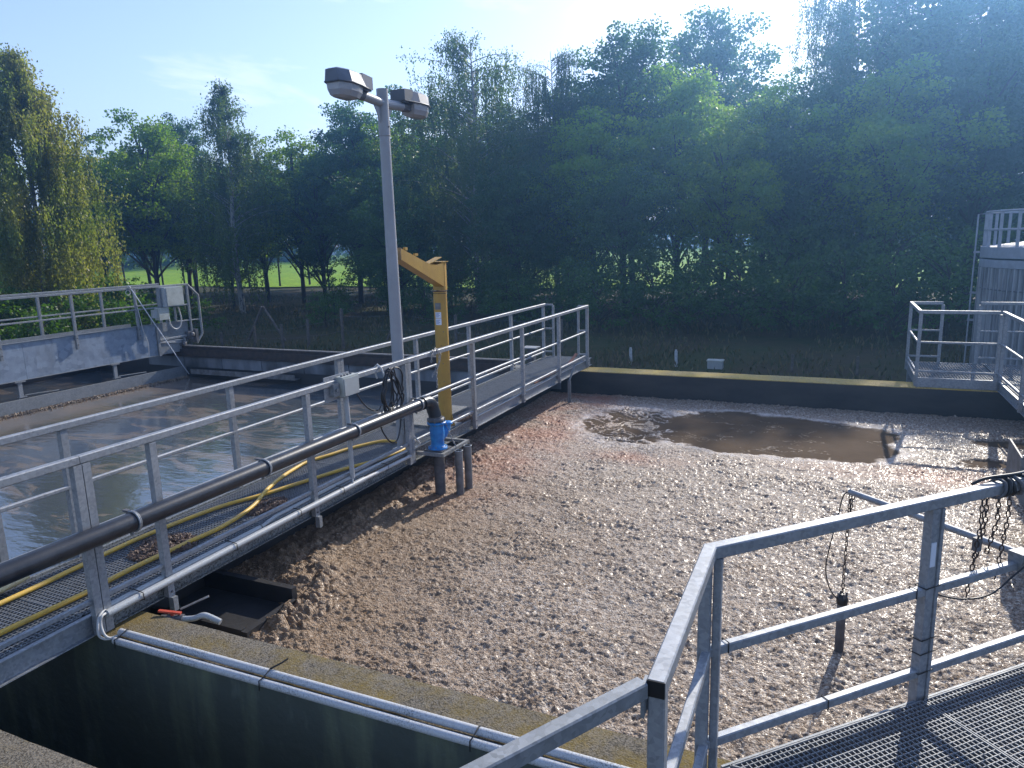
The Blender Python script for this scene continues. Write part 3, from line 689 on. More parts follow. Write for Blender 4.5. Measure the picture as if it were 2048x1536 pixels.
for y in (.6, 1.9, 3.22, 4.50, 5.78, 7.02):
    c = obj('pipe_clamp', MB().ring((-4.35, y, pz(y)), .072, .0075, 'y', 28, 6).ring((-4.35, y+.013, pz(y)), .072, .0045, 'y', 28, 6), 'galv', bp)
    obj('clamp_bolt', MB().bx(-4.43, -4.38, y-.010, y+.022, pz(y)+.062, pz(y)+.078).tube([(-4.445, y+.006, pz(y)+.07), (-4.36, y+.006, pz(y)+.07)], .005, 6), 'dark_steel', c)
    obj('clamp_strut', MB().tube([(-4.375, y+.006, pz(y)-.075), (-4.385, y+.006, pz(y)-.105)], .012, 8).bar((-4.385, y+.006, pz(y)-.085), (-4.465, y+.03, pz(y)-.09), .022, .022), 'galv_old', c)

# blue check valve
bv = thing('check_valve', 'bright blue cast valve below the black pipe elbow, standing on a small steel frame', 'valve', (-4.285, 7.33, -.03))
obj('valve_body', MB().lathe((-4.285, 7.315, -.03), [(.118, 0), (.118, .022), (.085, .028), (.080, .06), (.079, .10), (.088, .16), (.090, .22), (.083, .28), (.083, .30), (.116, .305), (.116, .330), (.07, .334)], 28), 'blue', bv)
arm = [(-4.285, 7.33, .08), (-4.262, 7.41, .12), (-4.25, 7.47, .18), (-4.25, 7.50, .235)]
obj('side_branch', MB().tube(arm, .05, 16, rs=[.055, .058, .056, .052]).lathe((-4.25, 7.50, .232), [(.070, 0), (.070, .02), (.060, .028), (.02, .035)], 18), 'blue', bv)
mb = MB()
for k in range(8):
    a = k*math.pi/4+.3; mb.lathe((-4.285+.100*math.cos(a), 7.315+.100*math.sin(a), .265), [(.008, 0), (.008, .085)], 6)
    mb.lathe((-4.285+.100*math.cos(a), 7.315+.100*math.sin(a), -.045), [(.008, 0), (.008, .05)], 6)
obj('flange_bolts', mb, 'galv_old', bv)
ff = thing('bracket_frame', 'small rectangular angle-steel frame bolted to the walkway side, carrying the blue valve', 'frame', (-4.35, 7.5, -.06))
zf = -.06
obj('frame_bar', MB().bx(-4.50, -4.165, 7.165, 7.205, zf-.03, zf+.01), 'frame_steel', ff)
obj('frame_bar', MB().bx(-4.50, -4.165, 7.80, 7.84, zf-.03, zf+.01), 'frame_steel', ff)
obj('frame_bar', MB().bx(-4.165, -4.125, 7.165, 7.84, zf-.03, zf+.01), 'frame_steel', ff)
obj('frame_bar', MB().bx(-4.40, -4.166, 7.45, 7.48, zf-.02, zf+.008), 'frame_steel', ff)
obj('valve_plate', MB().bx(-4.41, -4.167, 7.206, 7.448, zf-.01, zf+.028), 'dark_steel', ff)
obj('edge_strip', MB().bx(-4.50, -4.166, 7.158, 7.164, zf-.028, zf+.012), 'galv', ff)
dp = thing('riser_pipe', 'dark square-edged riser pipe standing in the foam under the blue valve', 'pipe', (-4.285, 7.33, -.85))
obj('riser', MB().tube([(-4.285, 7.33, -.9), (-4.285, 7.33, zf-.012)], .066, 20), 'dark_steel', dp)
def openpipe(x, y, lab, z1=-.075):
    p = thing('guide_pipe', lab, 'pipe', (x, y, -.9), 'two open guide pipes in the foam beside the frame')
    obj('tube', MB().tube([(x, y, -.9), (x, y, z1)], .048, 18, cap=False), 'grey_steel', p)
    obj('tube_lining', MB().tube([(x, y, -.9), (x, y, z1)], .042, 18, cap=False), 'dark_steel', p)
    obj('collar', MB().ring((x, y, z1), .048, .007, 'z', 20, 6), 'galv_old', p)
    obj('clip', MB().bx(x-.02, x+.0, y-.02, y+.02, z1-.03, z1-.01), 'grey_steel', p)
openpipe(-4.065, 7.43, 'nearer of two open grey guide pipes standing in foam beside the valve frame')
openpipe(-4.062, 7.66, 'farther of two open grey guide pipes standing in foam beside the valve frame')

# ------------------------------------------------------------------ chains
_link = {}
def link_mesh(L, W, r, mat):
    key = (L, W, r, mat)
    if key not in _link:
        mb = MB(); pts = []
        R0 = W/2-r; st = L/2-W/2
        for k in range(13):
            a = 2*math.pi*k/12; s_ = st if math.cos(a) > 0 else -st
            if abs(math.cos(a)) < 1e-6: s_ = 0
            pts.append((R0*math.sin(a), 0, R0*math.cos(a)+s_))
        mb.tube(pts, r, 5, cap=False); _link[key] = mesh_of('link', mb, mat)
    return _link[key]
def chain(name, label, pts, cat='chain', L=.036, W=.022, r=.0032, mat='rust', group=None, jitter=.25):
    pts = [Vector(p) for p in pts]; t_ = thing(name, label, cat, tuple(pts[0]), group)
    base = link_mesh(L, W, r, mat); step = L-2.2*r
    seg = 0; pos = pts[0].copy(); i = 0; acc = 0
    cum = [0]
    for a, b in zip(pts[:-1], pts[1:]): cum.append(cum[-1]+(b-a).length)
    n_ = int(cum[-1]/step)
    for i in range(n_):
        d = (i+.5)*step
        k = max(j for j in range(len(cum)) if cum[j] <= d); k = min(k, len(pts)-2)
        f_ = (d-cum[k])/(cum[k+1]-cum[k]); p = pts[k].lerp(pts[k+1], f_); dr = (pts[k+1]-pts[k]).normalized()
        q = dr.to_track_quat('Z', 'Y').to_matrix() @ Matrix.Rotation((i % 2)*math.pi/2+.5+random.uniform(-jitter, jitter), 3, 'Z')
        o = bpy.data.objects.new('link', base); col.objects.link(o); o.parent = t_
        o.matrix_local = Matrix.Translation(p-pts[0]) @ q.to_4x4()
    return t_
chain('chain', 'thin chain hanging from the blue valve down into the foam beside the frame', [(-4.24, 7.43, .28), (-4.16, 7.46, .05), (-4.11, 7.45, -.03), (-4.10, 7.40, -.2), (-4.13, 7.36, -.50)], L=.034, W=.02, r=.003, mat='chain')
chain('chain', 'long zinc chain dangling from the top rail beside the yellow crane column', [(-4.45, 7.70, 1.12), (-4.42, 7.69, 1.00), (-4.43, 7.62, .84), (-4.42, 7.60, .62)], mat='chain', L=.045, W=.026, r=.0035)
chain('chain', 'bunched zinc chain knotted over the top rail next to the crane column', [(-4.44, 7.52, .98), (-4.44, 7.55, 1.12), (-4.45, 7.66, 1.135), (-4.43, 7.74, 1.06), (-4.42, 7.67, .95), (-4.44, 7.52, .80)], mat='chain', L=.045, W=.026, r=.0035, jitter=1.2)

# ------------------------------------------------------------------ lamp post
lp = thing('lamp_post', 'tall grey double-headed street lamp standing on the walkway in front of the trees', 'lamp post', (-4.62, 7.07, 0))
obj('pole', MB().tube([(-4.62, 7.07, .013), (-4.615, 7.06, 1.8), (-4.61, 7.05, 3.60)], .07, 24, rs=[.072, .068, .058]), 'pole', lp)
slv = obj('sleeve', MB().tube([(-4.61, 7.05, 3.585), (-4.61, 7.05, 4.075)], .063, 24).ring((-4.61, 7.05, 3.59), .063, .004, 'z', 24, 6), 'pole', lp)
obj('bolt', MB().lathe((-4.55, 7.045, 3.68), [(.010, 0), (.010, .012)], 8, 'x'), 'dark_steel', slv)
obj('base_plate', MB().bx(-4.72, -4.54, 6.97, 7.17, -.0005, .012), 'galv_old', lp)
obj('clamp_box', MB().bx(-4.56, -4.505, 6.93, 7.03, .22, .40), 'galv_old', lp)
for s_ in (-1, 1):
    y1 = 7.05+s_*.43
    obj('arm', MB().tube([(-4.61, 7.05, 3.93), (-4.61, 7.05+s_*.2, 3.94), (-4.61, y1, 3.955)], .050, 18), 'pole', lp)
    obj('gusset', MB().prism_ax([(7.05+s_*.055, 3.90), (7.05+s_*.19, 3.91), (7.05+s_*.055, 3.71)], -4.614, -4.606), 'pole', lp)
    # head: side profile along y (s=0 at arm end)
    Yh = lambda d: 7.05+s_*(.36+d)
    hd = MB()
    # housing: three rings (hexagonal plan) extruded upward with tapered top
    plan = [(0, .08), (.22, .135), (.38, .145), (.52, .085)]       # distance along, half width
    def outline(k=1.0, shrink=0):
        P = [(Yh(d), -4.61+w*k-shrink) for d, w in plan]; P += [(Yh(d), -4.61-w*k+shrink) for d, w in reversed(plan)]; return P
    tilt = lambda y: 4.005+abs(y-7.05)*.0
    n8 = 8
    lowr = [(x, y, tilt(y)) for y, x in outline(1.0)]; topr = [(x, y, tilt(y)+.115) for y, x in outline(.80)]; capr = [(-4.61+(x+4.61)*.75, 7.05+s_*.66+(y-7.05-s_*.66)*.85, tilt(y)+.130) for y, x in outline(.80)]
    hd.add(lowr+topr+capr, [(i, (i+1) % n8, (i+1) % n8+n8, i+n8) for i in range(n8)]+[(i+n8, (i+1) % n8+n8, (i+1) % n8+2*n8, i+2*n8) for i in range(n8)]+[tuple(range(n8-1, -1, -1)), tuple(range(2*n8, 3*n8))])
    h_ = obj('lamp_head', hd, 'lamp_house', lp)
    obj('rim', MB().tube([(x*1.0, y, z_) for x, y, z_ in lowr[0:8]+lowr[0:1]], .009, 6), 'lamp_dark', h_)
    gl = MB(); g0 = []; g1 = []; g2 = []
    gp = [(.14, .10), (.24, .128), (.38, .136), (.505, .078)]
    def ring_(k, dz, sh):
        P = [(-4.61+w*k, Yh(d*sh+(1-sh)*.36)) for d, w in gp]+[(-4.61-w*k, Yh(d*sh+(1-sh)*.36)) for d, w in reversed(gp)]
        return [(x, y, tilt(y)-dz) for x, y in P]
    r0, r1, r2, r3 = ring_(1, .003, 1), ring_(.94, .07, .97), ring_(.74, .12, .86), ring_(.35, .14, .6)
    gl.add(r0+r1+r2+r3, [(i+8*j, (i+1) % 8+8*j, (i+1) % 8+8*j+8, i+8*j+8) for j in range(3) for i in range(8)]+[tuple(range(24, 32))]+[tuple(range(7, -1, -1))])
    obj('glass_bowl', gl, 'lamp_glass', h_)
    obj('gear_cover', MB().bx(-4.69, -4.53, min(Yh(-.04), Yh(.15)), max(Yh(-.04), Yh(.15)), 3.985, 4.0).prism_ax([(Yh(-.05), 4.001), (Yh(.13), 4.001), (Yh(.13), 4.14), (Yh(-.05), 4.125)], -4.705, -4.515), 'lamp_dark' if s_ > 0 else 'lamp_house', h_)
    obj('spigot', MB().tube([(-4.61, Yh(.02), 3.95), (-4.61, Yh(.16), 3.96)], .055, 12).bx(-4.66, -4.56, min(Yh(.08), Yh(.16)), max(Yh(.08), Yh(.16)), 3.92, 3.99), 'dark_steel', h_)

# ------------------------------------------------------------------ yellow jib crane
jc = thing('jib_crane', 'ochre yellow jib crane column with a short arm beside the lamp post', 'crane', (-4.66, 8.20, 0))
obj('column', MB().tube([(-4.66, 8.2, .012), (-4.66, 8.2, 1.80)], .088, 28), 'yellow', jc)
obj('collar', MB().ring((-4.66, 8.2, 1.80), .088, .006, 'z', 28, 6).ring((-4.66, 8.2, 1.775), .088, .004, 'z', 28, 6), 'rust', jc)
obj('base_plate', MB().bx(-4.80, -4.515, 8.02, 8.38, .0, .012), 'galv_old', jc)
obj('gusset', MB().prism_ax([(8.285, .013), (8.40, .013), (8.285, .25)], -4.664, -4.656), 'yellow', jc)
obj('gusset', MB().prism_ax([(-4.575, .013), (-4.52, .013), (-4.575, .20)], 8.196, 8.204, 'y'), 'yellow', jc)
hd = obj('head', MB().prism([(-4.74, 8.17), (-4.585, 8.17), (-4.575, 8.20), (-4.59, 8.275), (-4.73, 8.275)], 1.815, 2.17), 'yellow', jc)
obj('cap_plate', MB().bx(-4.75, -4.565, 8.10, 8.29, 2.171, 2.182), 'yellow', jc)
am = MB()
yA, yB = 7.19, 8.165
for x0_ in (-4.695, -4.575): am.prism_ax([(yA, 2.235), (yB, 1.86), (yB, 2.17), (8.02, 2.145), (7.84, 2.155), (yA, 2.365)], x0_-.005, x0_+.005)
am.add([(-4.69, yA+.002, 2.236), (-4.58, yA+.002, 2.236), (-4.58, yB, 1.862), (-4.69, yB, 1.862)], [(0, 1, 2, 3)])
am.add([(-4.69, yA+.002, 2.240), (-4.58, yA+.002, 2.240), (-4.58, yB, 1.866), (-4.69, yB, 1.866)], [(3, 2, 1, 0)])
ar = obj('arm', am, 'yellow', jc)
obj('arm_end_plate', MB().bx(-4.70, -4.57, yA-.012, yA-.002, 2.235, 2.372), 'yellow_dark', ar)
obj('top_flange', MB().bar((-4.635, yA, 2.366), (-4.635, 7.82, 2.160), .10, .008, 0).bar((-4.635, 7.83, 2.16), (-4.635, 8.16, 2.235), .10, .008, 0), 'yellow', ar)
obj('cable_notch', MB().bx(-4.60, -4.57, 7.28, 7.33, 2.34, 2.375).bx(-4.60, -4.57, 7.50, 7.56, 2.27, 2.30), 'yellow', ar)
sx = -4.66+.0885*math.cos(R(-50)); sy = 8.2+.0885*math.sin(R(-50))
for zz_, hh_, mt in ((1.46, .075, 'sticker'), (1.37, .085, 'sticker'), (1.57, .085, 'grey_steel')):
    mb = MB(); P = []
    for k in range(7):
        a = R(-112+k*9); P += [(-4.66+.0892*math.cos(a), 8.2+.0892*math.sin(a), zz_), (-4.66+.0892*math.cos(a), 8.2+.0892*math.sin(a), zz_+hh_)]
    mb.add(P, [(2*k, 2*k+2, 2*k+3, 2*k+1) for k in range(6)]); s_o = obj('label_plate', mb, mt, jc)
    if mt == 'sticker':
        mb = MB(); 
        for line in range(4):
            P = []; zl_ = zz_+.014+line*.015
            for k in range(5):
                a = R(-106+k*(9 if line % 2 else 7)); P += [(-4.66+.0897*math.cos(a), 8.2+.0897*math.sin(a), zl_), (-4.66+.0897*math.cos(a), 8.2+.0897*math.sin(a), zl_+.006)]
            mb.add(P, [(2*k, 2*k+2, 2*k+3, 2*k+1) for k in range(4)])
        obj('print', mb, 'sticker_ink', s_o)
mb = MB()
for a_, z_ in ((-45, 1.28), (-70, 1.10), (-60, .86), (-58, .62)):
    mb.lathe((-4.66+.088*math.cos(R(a_)), 8.2+.088*math.sin(R(a_))-.004, z_), [(.006, -.003), (.006, .006)], 6, 'y')
obj('bolt_holes', mb, 'dark_steel', jc)

# ------------------------------------------------------------------ junction box, conduits, cable coil
jb = thing('junction_box', 'pale grey junction box fixed to the walkway railing above a white conduit', 'box', (-4.43, 5.8, .9))
obj('box_body', MB().box((-4.43, 5.83, 1.035), (.09, .26, .20)), 'box_pale', jb)
obj('lid', MB().box((-4.379, 5.83, 1.03), (.010, .235, .175)), 'box_grey', jb)
obj('back_plate', MB().box((-4.485, 5.73, 1.03), (.012, .40, .25)), 'galv', jb)
obj('socket', MB().box((-4.45, 5.64, 1.02), (.06, .09, .13)).lathe((-4.415, 5.64, 1.02), [(.022, 0), (.022, .012)], 12, 'x'), 'galv_old', jb)
for k in range(4): obj('gland', MB().lathe((-4.43, 5.74+k*.05, 1.135), [(.012, 0), (.012, .014)], 8), 'dark_steel', jb)
cd = thing('conduit', 'upright white conduit from the junction box down to the walkway edge', 'conduit', (-4.43, 5.80, .06))
obj('tube', MB().tube([(-4.43, 5.79, .92), (-4.43, 5.80, .5), (-4.43, 5.80, .06)], .024, 14), 'pvc_clean', cd)
obj('cable_end', MB().tube([(-4.43, 5.78, .94), (-4.425, 5.77, .99)], .008, 6).tube([(-4.43, 5.80, .06), (-4.425, 5.79, -.01), (-4.42, 5.72, -.03), (-4.425, 5.5, -.03)], .010, 8), 'cable_white', cd)
bk = thing('cable', 'thin black cable drooping from the junction box to the coil', 'cable', (-4.4, 5.92, .94))
def spline(pts, n=8):
    pts = [Vector(p) for p in pts]; P = [pts[0]]+pts+[pts[-1]]; o_ = []
    for i in range(1, len(P)-2):
        for k in range(n):
            t_ = k/n; a, b, c, d = P[i-1], P[i], P[i+1], P[i+2]
            o_.append(.5*((2*b)+(c-a)*t_+(2*a-5*b+4*c-d)*t_*t_+(3*b-a-3*c+d)*t_**3))
    o_.append(P[-2]); return o_
obj('cable_run', MB().tube(spline([(-4.40, 5.92, .95), (-4.40, 5.95, .90), (-4.39, 6.04, .78), (-4.38, 6.16, .70), (-4.39, 6.28, .675), (-4.40, 6.34, .70)]), .007, 8), 'cable_black', bk)
ck = thing('cable_coil', 'thick black cable coil hanging from the walkway top rail', 'cable', (-4.42, 6.55, 1.1))
for k in range(7):
    w1 = .10+.018*k+random.uniform(-.01, .01); zb = .56+.035*(k % 4)+random.uniform(-.02, .02); yc = 6.50+.012*k; pts = []
    for j in range(25):
        a = 2*math.pi*j/24; pts.append((-4.41+.006*k+.015*math.sin(2*a+k), yc+w1*math.sin(a)*(1 if math.cos(a) < 0 else .75)-.05*math.cos(a)*(k % 3-1), (1.08+zb)/2-.02*(k % 3)+(1.08-zb)/2*math.cos(a)))
    obj('loop', MB().tube(pts, .0085, 8, cap=False), 'cable_black', ck)
obj('loop', MB().tube(spline([(-4.39, 6.60, .95), (-4.37, 6.66, .80), (-4.37, 6.72, .68), (-4.38, 6.66, .60), (-4.38, 6.55, .62), (-4.38, 6.52, .72)]), .010, 8), 'cable_black', ck)
obj('hanging_loop', MB().tube(spline([(-4.40, 6.36, .64), (-4.39, 6.30, .50), (-4.38, 6.38, .34), (-4.38, 6.50, .25), (-4.39, 6.62, .27), (-4.42, 6.74, .42), (-4.45, 6.80, .6)]), .008, 8), 'cable_black', ck)
obj('tie_loop', MB().tube([(-4.44, 6.46, .86), (-4.40, 6.45, 1.0), (-4.43, 6.44, 1.10), (-4.48, 6.44, 1.14), (-4.53, 6.44, 1.10), (-4.50, 6.45, .98)], .010, 8), 'cable_white', ck)

# conduits along the beam and on the near wall
lc = thing('conduit', 'upper white conduit running along the edge of the walkway grating', 'conduit', (-4.47, 5, .02), 'white conduits along the walkway')
obj('tube', MB().tube([(-4.485, 2.99, .005), (-4.485, 4.52, .008)], .021, 14), 'pvc_clean', lc)
obj('tube', MB().tube([(-4.485, 4.54, .008), (-4.50, 4.72, .03), (-4.505, 5.6, .035), (-4.49, 7.0, .02)], .016, 12), 'pvc_clean', lc)
obj('cable_end', MB().tube(spline([(-4.49, 7.0, .02), (-4.45, 7.10, .03), (-4.42, 7.12, .07), (-4.45, 7.06, .16), (-4.49, 7.03, .24)]), .012, 8), 'cable_white', lc)
lc2 = thing('conduit', 'lower and thicker white conduit along the outer face of the walkway beam', 'conduit', (-4.44, 5, -.02), 'white conduits along the walkway')
obj('tube', MB().tube([(-4.43, 2.99, -.012), (-4.43, 4.4, -.01), (-4.435, 6.0, -.018)], .028, 16), 'pvc_clean', lc2)
obj('tube', MB().tube([(-4.435, 6.0, -.018), (-4.44, 6.5, -.03), (-4.44, 6.93, -.035)], .020, 12), 'pvc', lc2)
for y in (3.25, 4.15, 4.95, 5.6, 6.4):
    mb = MB(); mb.tube([(-4.515, y, .032), (-4.46, y, .034), (-4.40, y+.01, .018), (-4.395, y+.01, -.035), (-4.45, y, -.045)], .004, 5); obj('cable_tie', mb, 'tie', lc2)
wc = thing('conduit', 'inner white speckled conduit lying on the outer edge of the mossy wall top', 'conduit', (-4.3, 2.99, -.135), 'two conduits along the near wall')
obj('tube', MB().tube([(-4.33, 3.000, -.132), (-2.5, 3.000, -.132), (.2, 2.997, -.132), (3.3, 2.997, -.132)], .024, 16), 'pvc', wc)
wc2 = thing('conduit', 'outer white speckled conduit hanging over the dark channel edge', 'conduit', (-4.3, 2.94, -.16), 'two conduits along the near wall')
obj('tube', MB().tube([(-4.31, 2.938, -.158), (-2.4, 2.938, -.158), (.2, 2.936, -.158), (3.3, 2.936, -.158)], .024, 16), 'pvc', wc2)
for x in (-4.27, -3.02, -1.6):
    mb = MB(); mb.tube([(x, 2.905, -.19), (x, 2.908, -.13), (x+.004, 2.945, -.125), (x+.01, 3.0, -.099), (x+.015, 3.032, -.13), (x+.02, 3.04, -.158)], .004, 5)
    if x == -3.02: mb.tube([(x+.01, 3.0, -.10), (x+.05, 3.06, -.085), (x+.06, 3.10, -.08)], .006, 5)
    obj('cable_tie', mb, 'tie', wc2)
cc = thing('cable', 'pair of grey cables curving from the walkway conduits down to the wall conduits', 'cable', (-4.4, 2.95, -.1))
for dx in (0, .022):
    obj('cable_run', MB().tube(spline([(-4.46+dx, 3.02, .01-dx), (-4.43+dx, 2.94, .0), (-4.405, 2.90+dx, -.05), (-4.395+dx, 2.89+dx, -.11), (-4.37+dx, 2.91+dx, -.145), (-4.33, 2.95+dx*1.8, -.15)]), .009, 8), 'cable_white', cc)

# ball valve with red lever over the near wall
vl = thing('ball_valve', 'small ball valve with red lever and white spout behind the mossy wall', 'valve', (-4.2, 3.34, -.25))
obj('body', MB().tube([(-4.32, 3.315, -.20), (-4.20, 3.36, -.20)], .030, 14).tube([(-4.27, 3.335, -.20), (-4.245, 3.345, -.20)], .040, 14), 'dark_steel', vl)
obj('union_nut', MB().tube([(-4.20, 3.36, -.20), (-4.165, 3.374, -.20)], .036, 8), 'dark_steel', vl)
obj('spout', MB().tube(spline([(-4.165, 3.374, -.20), (-4.09, 3.405, -.195), (-4.04, 3.425, -.175), (-4.0, 3.44, -.178), (-3.90, 3.46, -.215)]), .021, 12), 'pvc_clean', vl)
obj('lever', MB().bar((-4.33, 3.31, -.135), (-4.18, 3.37, -.155), .030, .014).tube([(-4.24, 3.345, -.17), (-4.24, 3.345, -.14)], .014, 8), 'red', vl)
obj('stay', MB().bar((-4.24, 3.42, -.16), (-4.10, 3.56, -.10), .03, .006), 'grey_steel', vl)
# overflow box
wb = thing('overflow_box', 'dark sludge-coated overflow box in the near left corner under the walkway beam', 'box', (-4.4, 4.2, -.7))
obj('box_wall', MB().bx(-5.14, -4.12, 4.44, 4.50, -.9, -.47), 'conc_wet', wb)
obj('box_wall', MB().bx(-5.14, -4.14, 3.86, 3.91, -.9, -.55), 'conc_wet', wb)
obj('box_wall', MB().bx(-4.14, -4.08, 3.86, 4.44, -.9, -.56), 'conc_wet', wb)
obj('box_floor', MB().bx(-5.14, -4.14, 3.91, 4.44, -.9, -.63), 'conc_wet', wb)

# hoses
hz = .022
def hose(label, pts, mat='hose', r=.019, cat='hose'):
    h_ = thing('hose', label, cat, tuple(pts[0])); obj('hose_run', MB().tube(spline(pts, 10), r, 12), mat, h_); return h_
hose('yellow hose lying along the left side of the walkway, crossing under the other one', [(-5.21, -1.1, hz), (-5.22, 1.5, hz), (-5.22, 2.77, hz), (-5.25, 3.35, hz), (-5.27, 3.6, hz), (-5.28, 4.07, hz), (-5.20, 4.75, hz), (-5.05, 5.15, hz), (-4.90, 5.69, hz), (-4.76, 6.15, hz), (-4.62, 6.5, hz), (-4.56, 6.85, hz), (-4.56, 7.0, hz)])
hose('yellow hose along the middle of the walkway, bending over the other towards the lamp', [(-4.82, -1.1, hz), (-4.80, 2.0, hz), (-4.80, 2.6, hz), (-4.79, 3.1, hz), (-4.82, 3.5, hz), (-4.81, 4.0, hz), (-4.80, 4.42, hz), (-4.88, 4.85, hz+.012), (-5.02, 5.20, hz+.042), (-5.18, 5.60, hz+.03), (-5.31, 5.95, hz), (-5.34, 6.2, hz), (-5.27, 6.51, hz), (-5.20, 6.82, hz), (-5.04, 7.17, hz), (-4.88, 7.24, hz), (-4.70, 7.23, hz)])
h3 = hose('short pale yellow hose end with nozzle strapped at the left end of the walkway', [(-5.36, 1.2, hz+.01), (-5.34, 2.2, hz+.02), (-5.335, 2.75, hz+.035), (-5.34, 2.95, hz+.045)], 'pale_hose', .021)
obj('nozzle', MB().tube([(-5.34, 2.95, .067), (-5.342, 3.06, .072)], .02, 10, rs=[.024, .012]), 'pale_hose', h3)
obj('strap', MB().ring((-5.335, 2.80, .058), .025, .005, 'y', 14, 6), 'rubber', h3)
ng = thing('floodlight', 'small dark floodlight fitting clipped at the left railing foot', 'light fitting', (-5.42, 2.80, .05))
obj('body', MB().box((-5.42, 2.78, .075), (.10, .17, .11), .1), 'box_grey', ng); obj('lens_hood', MB().lathe((-5.41, 2.875, .085), [(.062, 0), (.066, .05), (.04, .06)], 16, 'y'), 'dark_steel', ng)

# debris heaps on the grating
def heap(cx, cy, rx, ry, h, n, label):
    V = []; F_ = []
    g = np.random.default_rng(int(abs(cx*cy)*100))
    for k in range(n):
        a = g.random()*2*np.pi; r0 = np.sqrt(g.random()); x = cx+rx*r0*math.cos(a)*(1+.2*math.sin(3*a)); y = cy+ry*r0*math.sin(a)
        z = .004+h*(1-r0**1.5)*g.random(); s_ = g.uniform(.006, .020); rot = g.random((3, 3))-.5; q_, _ = np.linalg.qr(rot)
        P = np.array([(-1, -1, -.5), (1, -1, -.5), (0, 1.2, -.5), (0, 0, .8)])*s_*g.uniform(.6, 1.4, 3); P = P@q_.T+(x, y, z)
        o_ = len(V); V += [tuple(p) for p in P]; F_ += [(o_, o_+2, o_+1), (o_, o_+1, o_+3), (o_+1, o_+2, o_+3), (o_+2, o_, o_+3)]
    me = np_mesh('sludge_heap', V, F_, 'sludge'); ob = bpy.data.objects.new('sludge_heap', me); col.objects.link(ob)
    tag(ob, label, 'debris', kind='stuff'); return ob
MAT['sludge'] = simple('dried_brown_sludge', (.20,.13,.10), (.09,.07,.055), 60, rough=.75)
heap(-4.98, 3.92, .22, .27, .05, 1900, 'dried brown sludge heap between the hoses near the corner post')
heap(-4.82, 4.96, .13, .24, .04, 1100, 'smaller dried sludge heap on the walkway where the two hoses cross')
heap(-4.60, 8.62, .10, .22, .05, 800, 'dried sludge heap at the foot of the yellow crane')
pk = thing('plank', 'thin orange plank leaning on the walkway grating near its far end', 'plank', (-4.6, 12.6, .02))
obj('board', MB().bar((-4.60, 11.2, .012), (-4.57, 12.9, .06), .05, .015, 0).bar((-4.57, 12.9, .06), (-4.56, 13.35, .19), .05, .015, 0), 'orange_wood', pk)
sp = thing('concrete_slab', 'pale concrete pad beside the crane foot on the left edge of the walkway', 'slab', (-5.05, 8.5, 0))
obj('slab_block', MB().bx(-5.39, -4.83, 8.02, 9.2, .002, .03), 'conc_grey', sp)
sb = thing('support_bracket', 'dirty white splashed bracket strap below the far end of the walkway beam', 'bracket', (-4.44, 12.7, -.6))
obj('strap', MB().bar((-4.455, 12.92, .03), (-4.44, 12.56, -.20), .03, .012, 0).bar((-4.44, 12.56, -.20), (-4.44, 12.55, -.66), .06, .02, 0), 'galv_old', sb)
kb = thing('post_box', 'small capped steel box beyond the left railing at the far wall', 'box', (-5.95, 14.4, GROUND))
obj('stem', MB().bx(-6.02, -5.88, 14.33, 14.47, GROUND, .10), 'dark_steel', kb); obj('lid', MB().bx(-6.14, -5.80, 14.25, 14.55, .10, .125), 'galv', kb)

# ------------------------------------------------------------------ scraper bridge over the left tank
XB = -15.4
br = thing('scraper_bridge', 'travelling steel scraper bridge with deep spangled side plate at the far left', 'bridge', (XB-.4, 9, 0))
for a, b in ((1.0, 5.2), (5.205, 9.45), (9.455, 12.72)):
    obj('side_plate', MB().bx(XB-.012, XB, a, b, -.16, .615), 'galv_plate', br)
    obj('flange', MB().bx(XB-.0115, XB+.035, a, b, .616, .626).bx(XB-.0115, XB+.035, a, b, -.171, -.161), 'galv_old', br)
obj('side_plate', MB().bx(XB-.012, XB-.002, 12.80, 13.46, -.17, .10), 'galv_old', br)
obj('stiffener', MB().bx(XB-.01, XB+.045, 12.725, 12.795, -.19, .56), 'galv_old', br)
obj('deck_plate', MB().bx(XB-.95, XB-.014, 1.0, 13.6, .10, .115), 'grating', br)
obj('side_plate', MB().bx(XB-.97, XB-.955, 1.0, 12.8, -.16, .60), 'galv_old', br)
obj('end_panel', MB().bx(XB-.06, XB-.04, 12.80, 13.76, .15, .62), 'galv_old', br)
obj('end_bracket', MB().bar((XB, 12.82, .20), (XB, 13.75, .22), .05, .05).bar((XB, 12.82, .14), (XB, 13.5, .06), .04, .04).bar((XB, 13.55, .21), (XB, 13.62, -.1), .05, .05), 'galv', br)
wh = obj('wheel_carriage', MB().bx(XB-.06, XB+.03, 13.40, 13.62, -.03, .06).lathe((XB+.04, 13.50, .03), [(.06, 0), (.065, .02), (.06, .04), (.02, .05)], 16, 'x'), 'dark_steel', br)
obj('drive_motor', MB().box((XB, 13.72, .22), (.16, .16, .2)).lathe((XB+.09, 13.72, .24), [(.06, 0), (.06, .07), (.03, .08)], 14, 'x').bx(XB-.02, XB+.12, 13.85, 13.93, .02, .36), 'dark_steel', br)
obj('buffer_box', MB().bx(XB-.04, XB+.06, 13.64, 13.76, -.155, -.03), 'conc_panel', br)
brr = thing('handrail', 'near-side railing of the scraper bridge with control boxes hung on it', 'railing', (XB+.03, 9, .6))
xr = XB+.045
obj('top_rail', MB().bar((xr, 1.0, 1.555), (xr, 13.80, 1.535), .05, .05), 'galv_old', brr)
obj('middle_rail', MB().bar((xr, 1.0, 1.04), (xr, 13.80, 1.02), .035, .035), 'galv_old', brr)
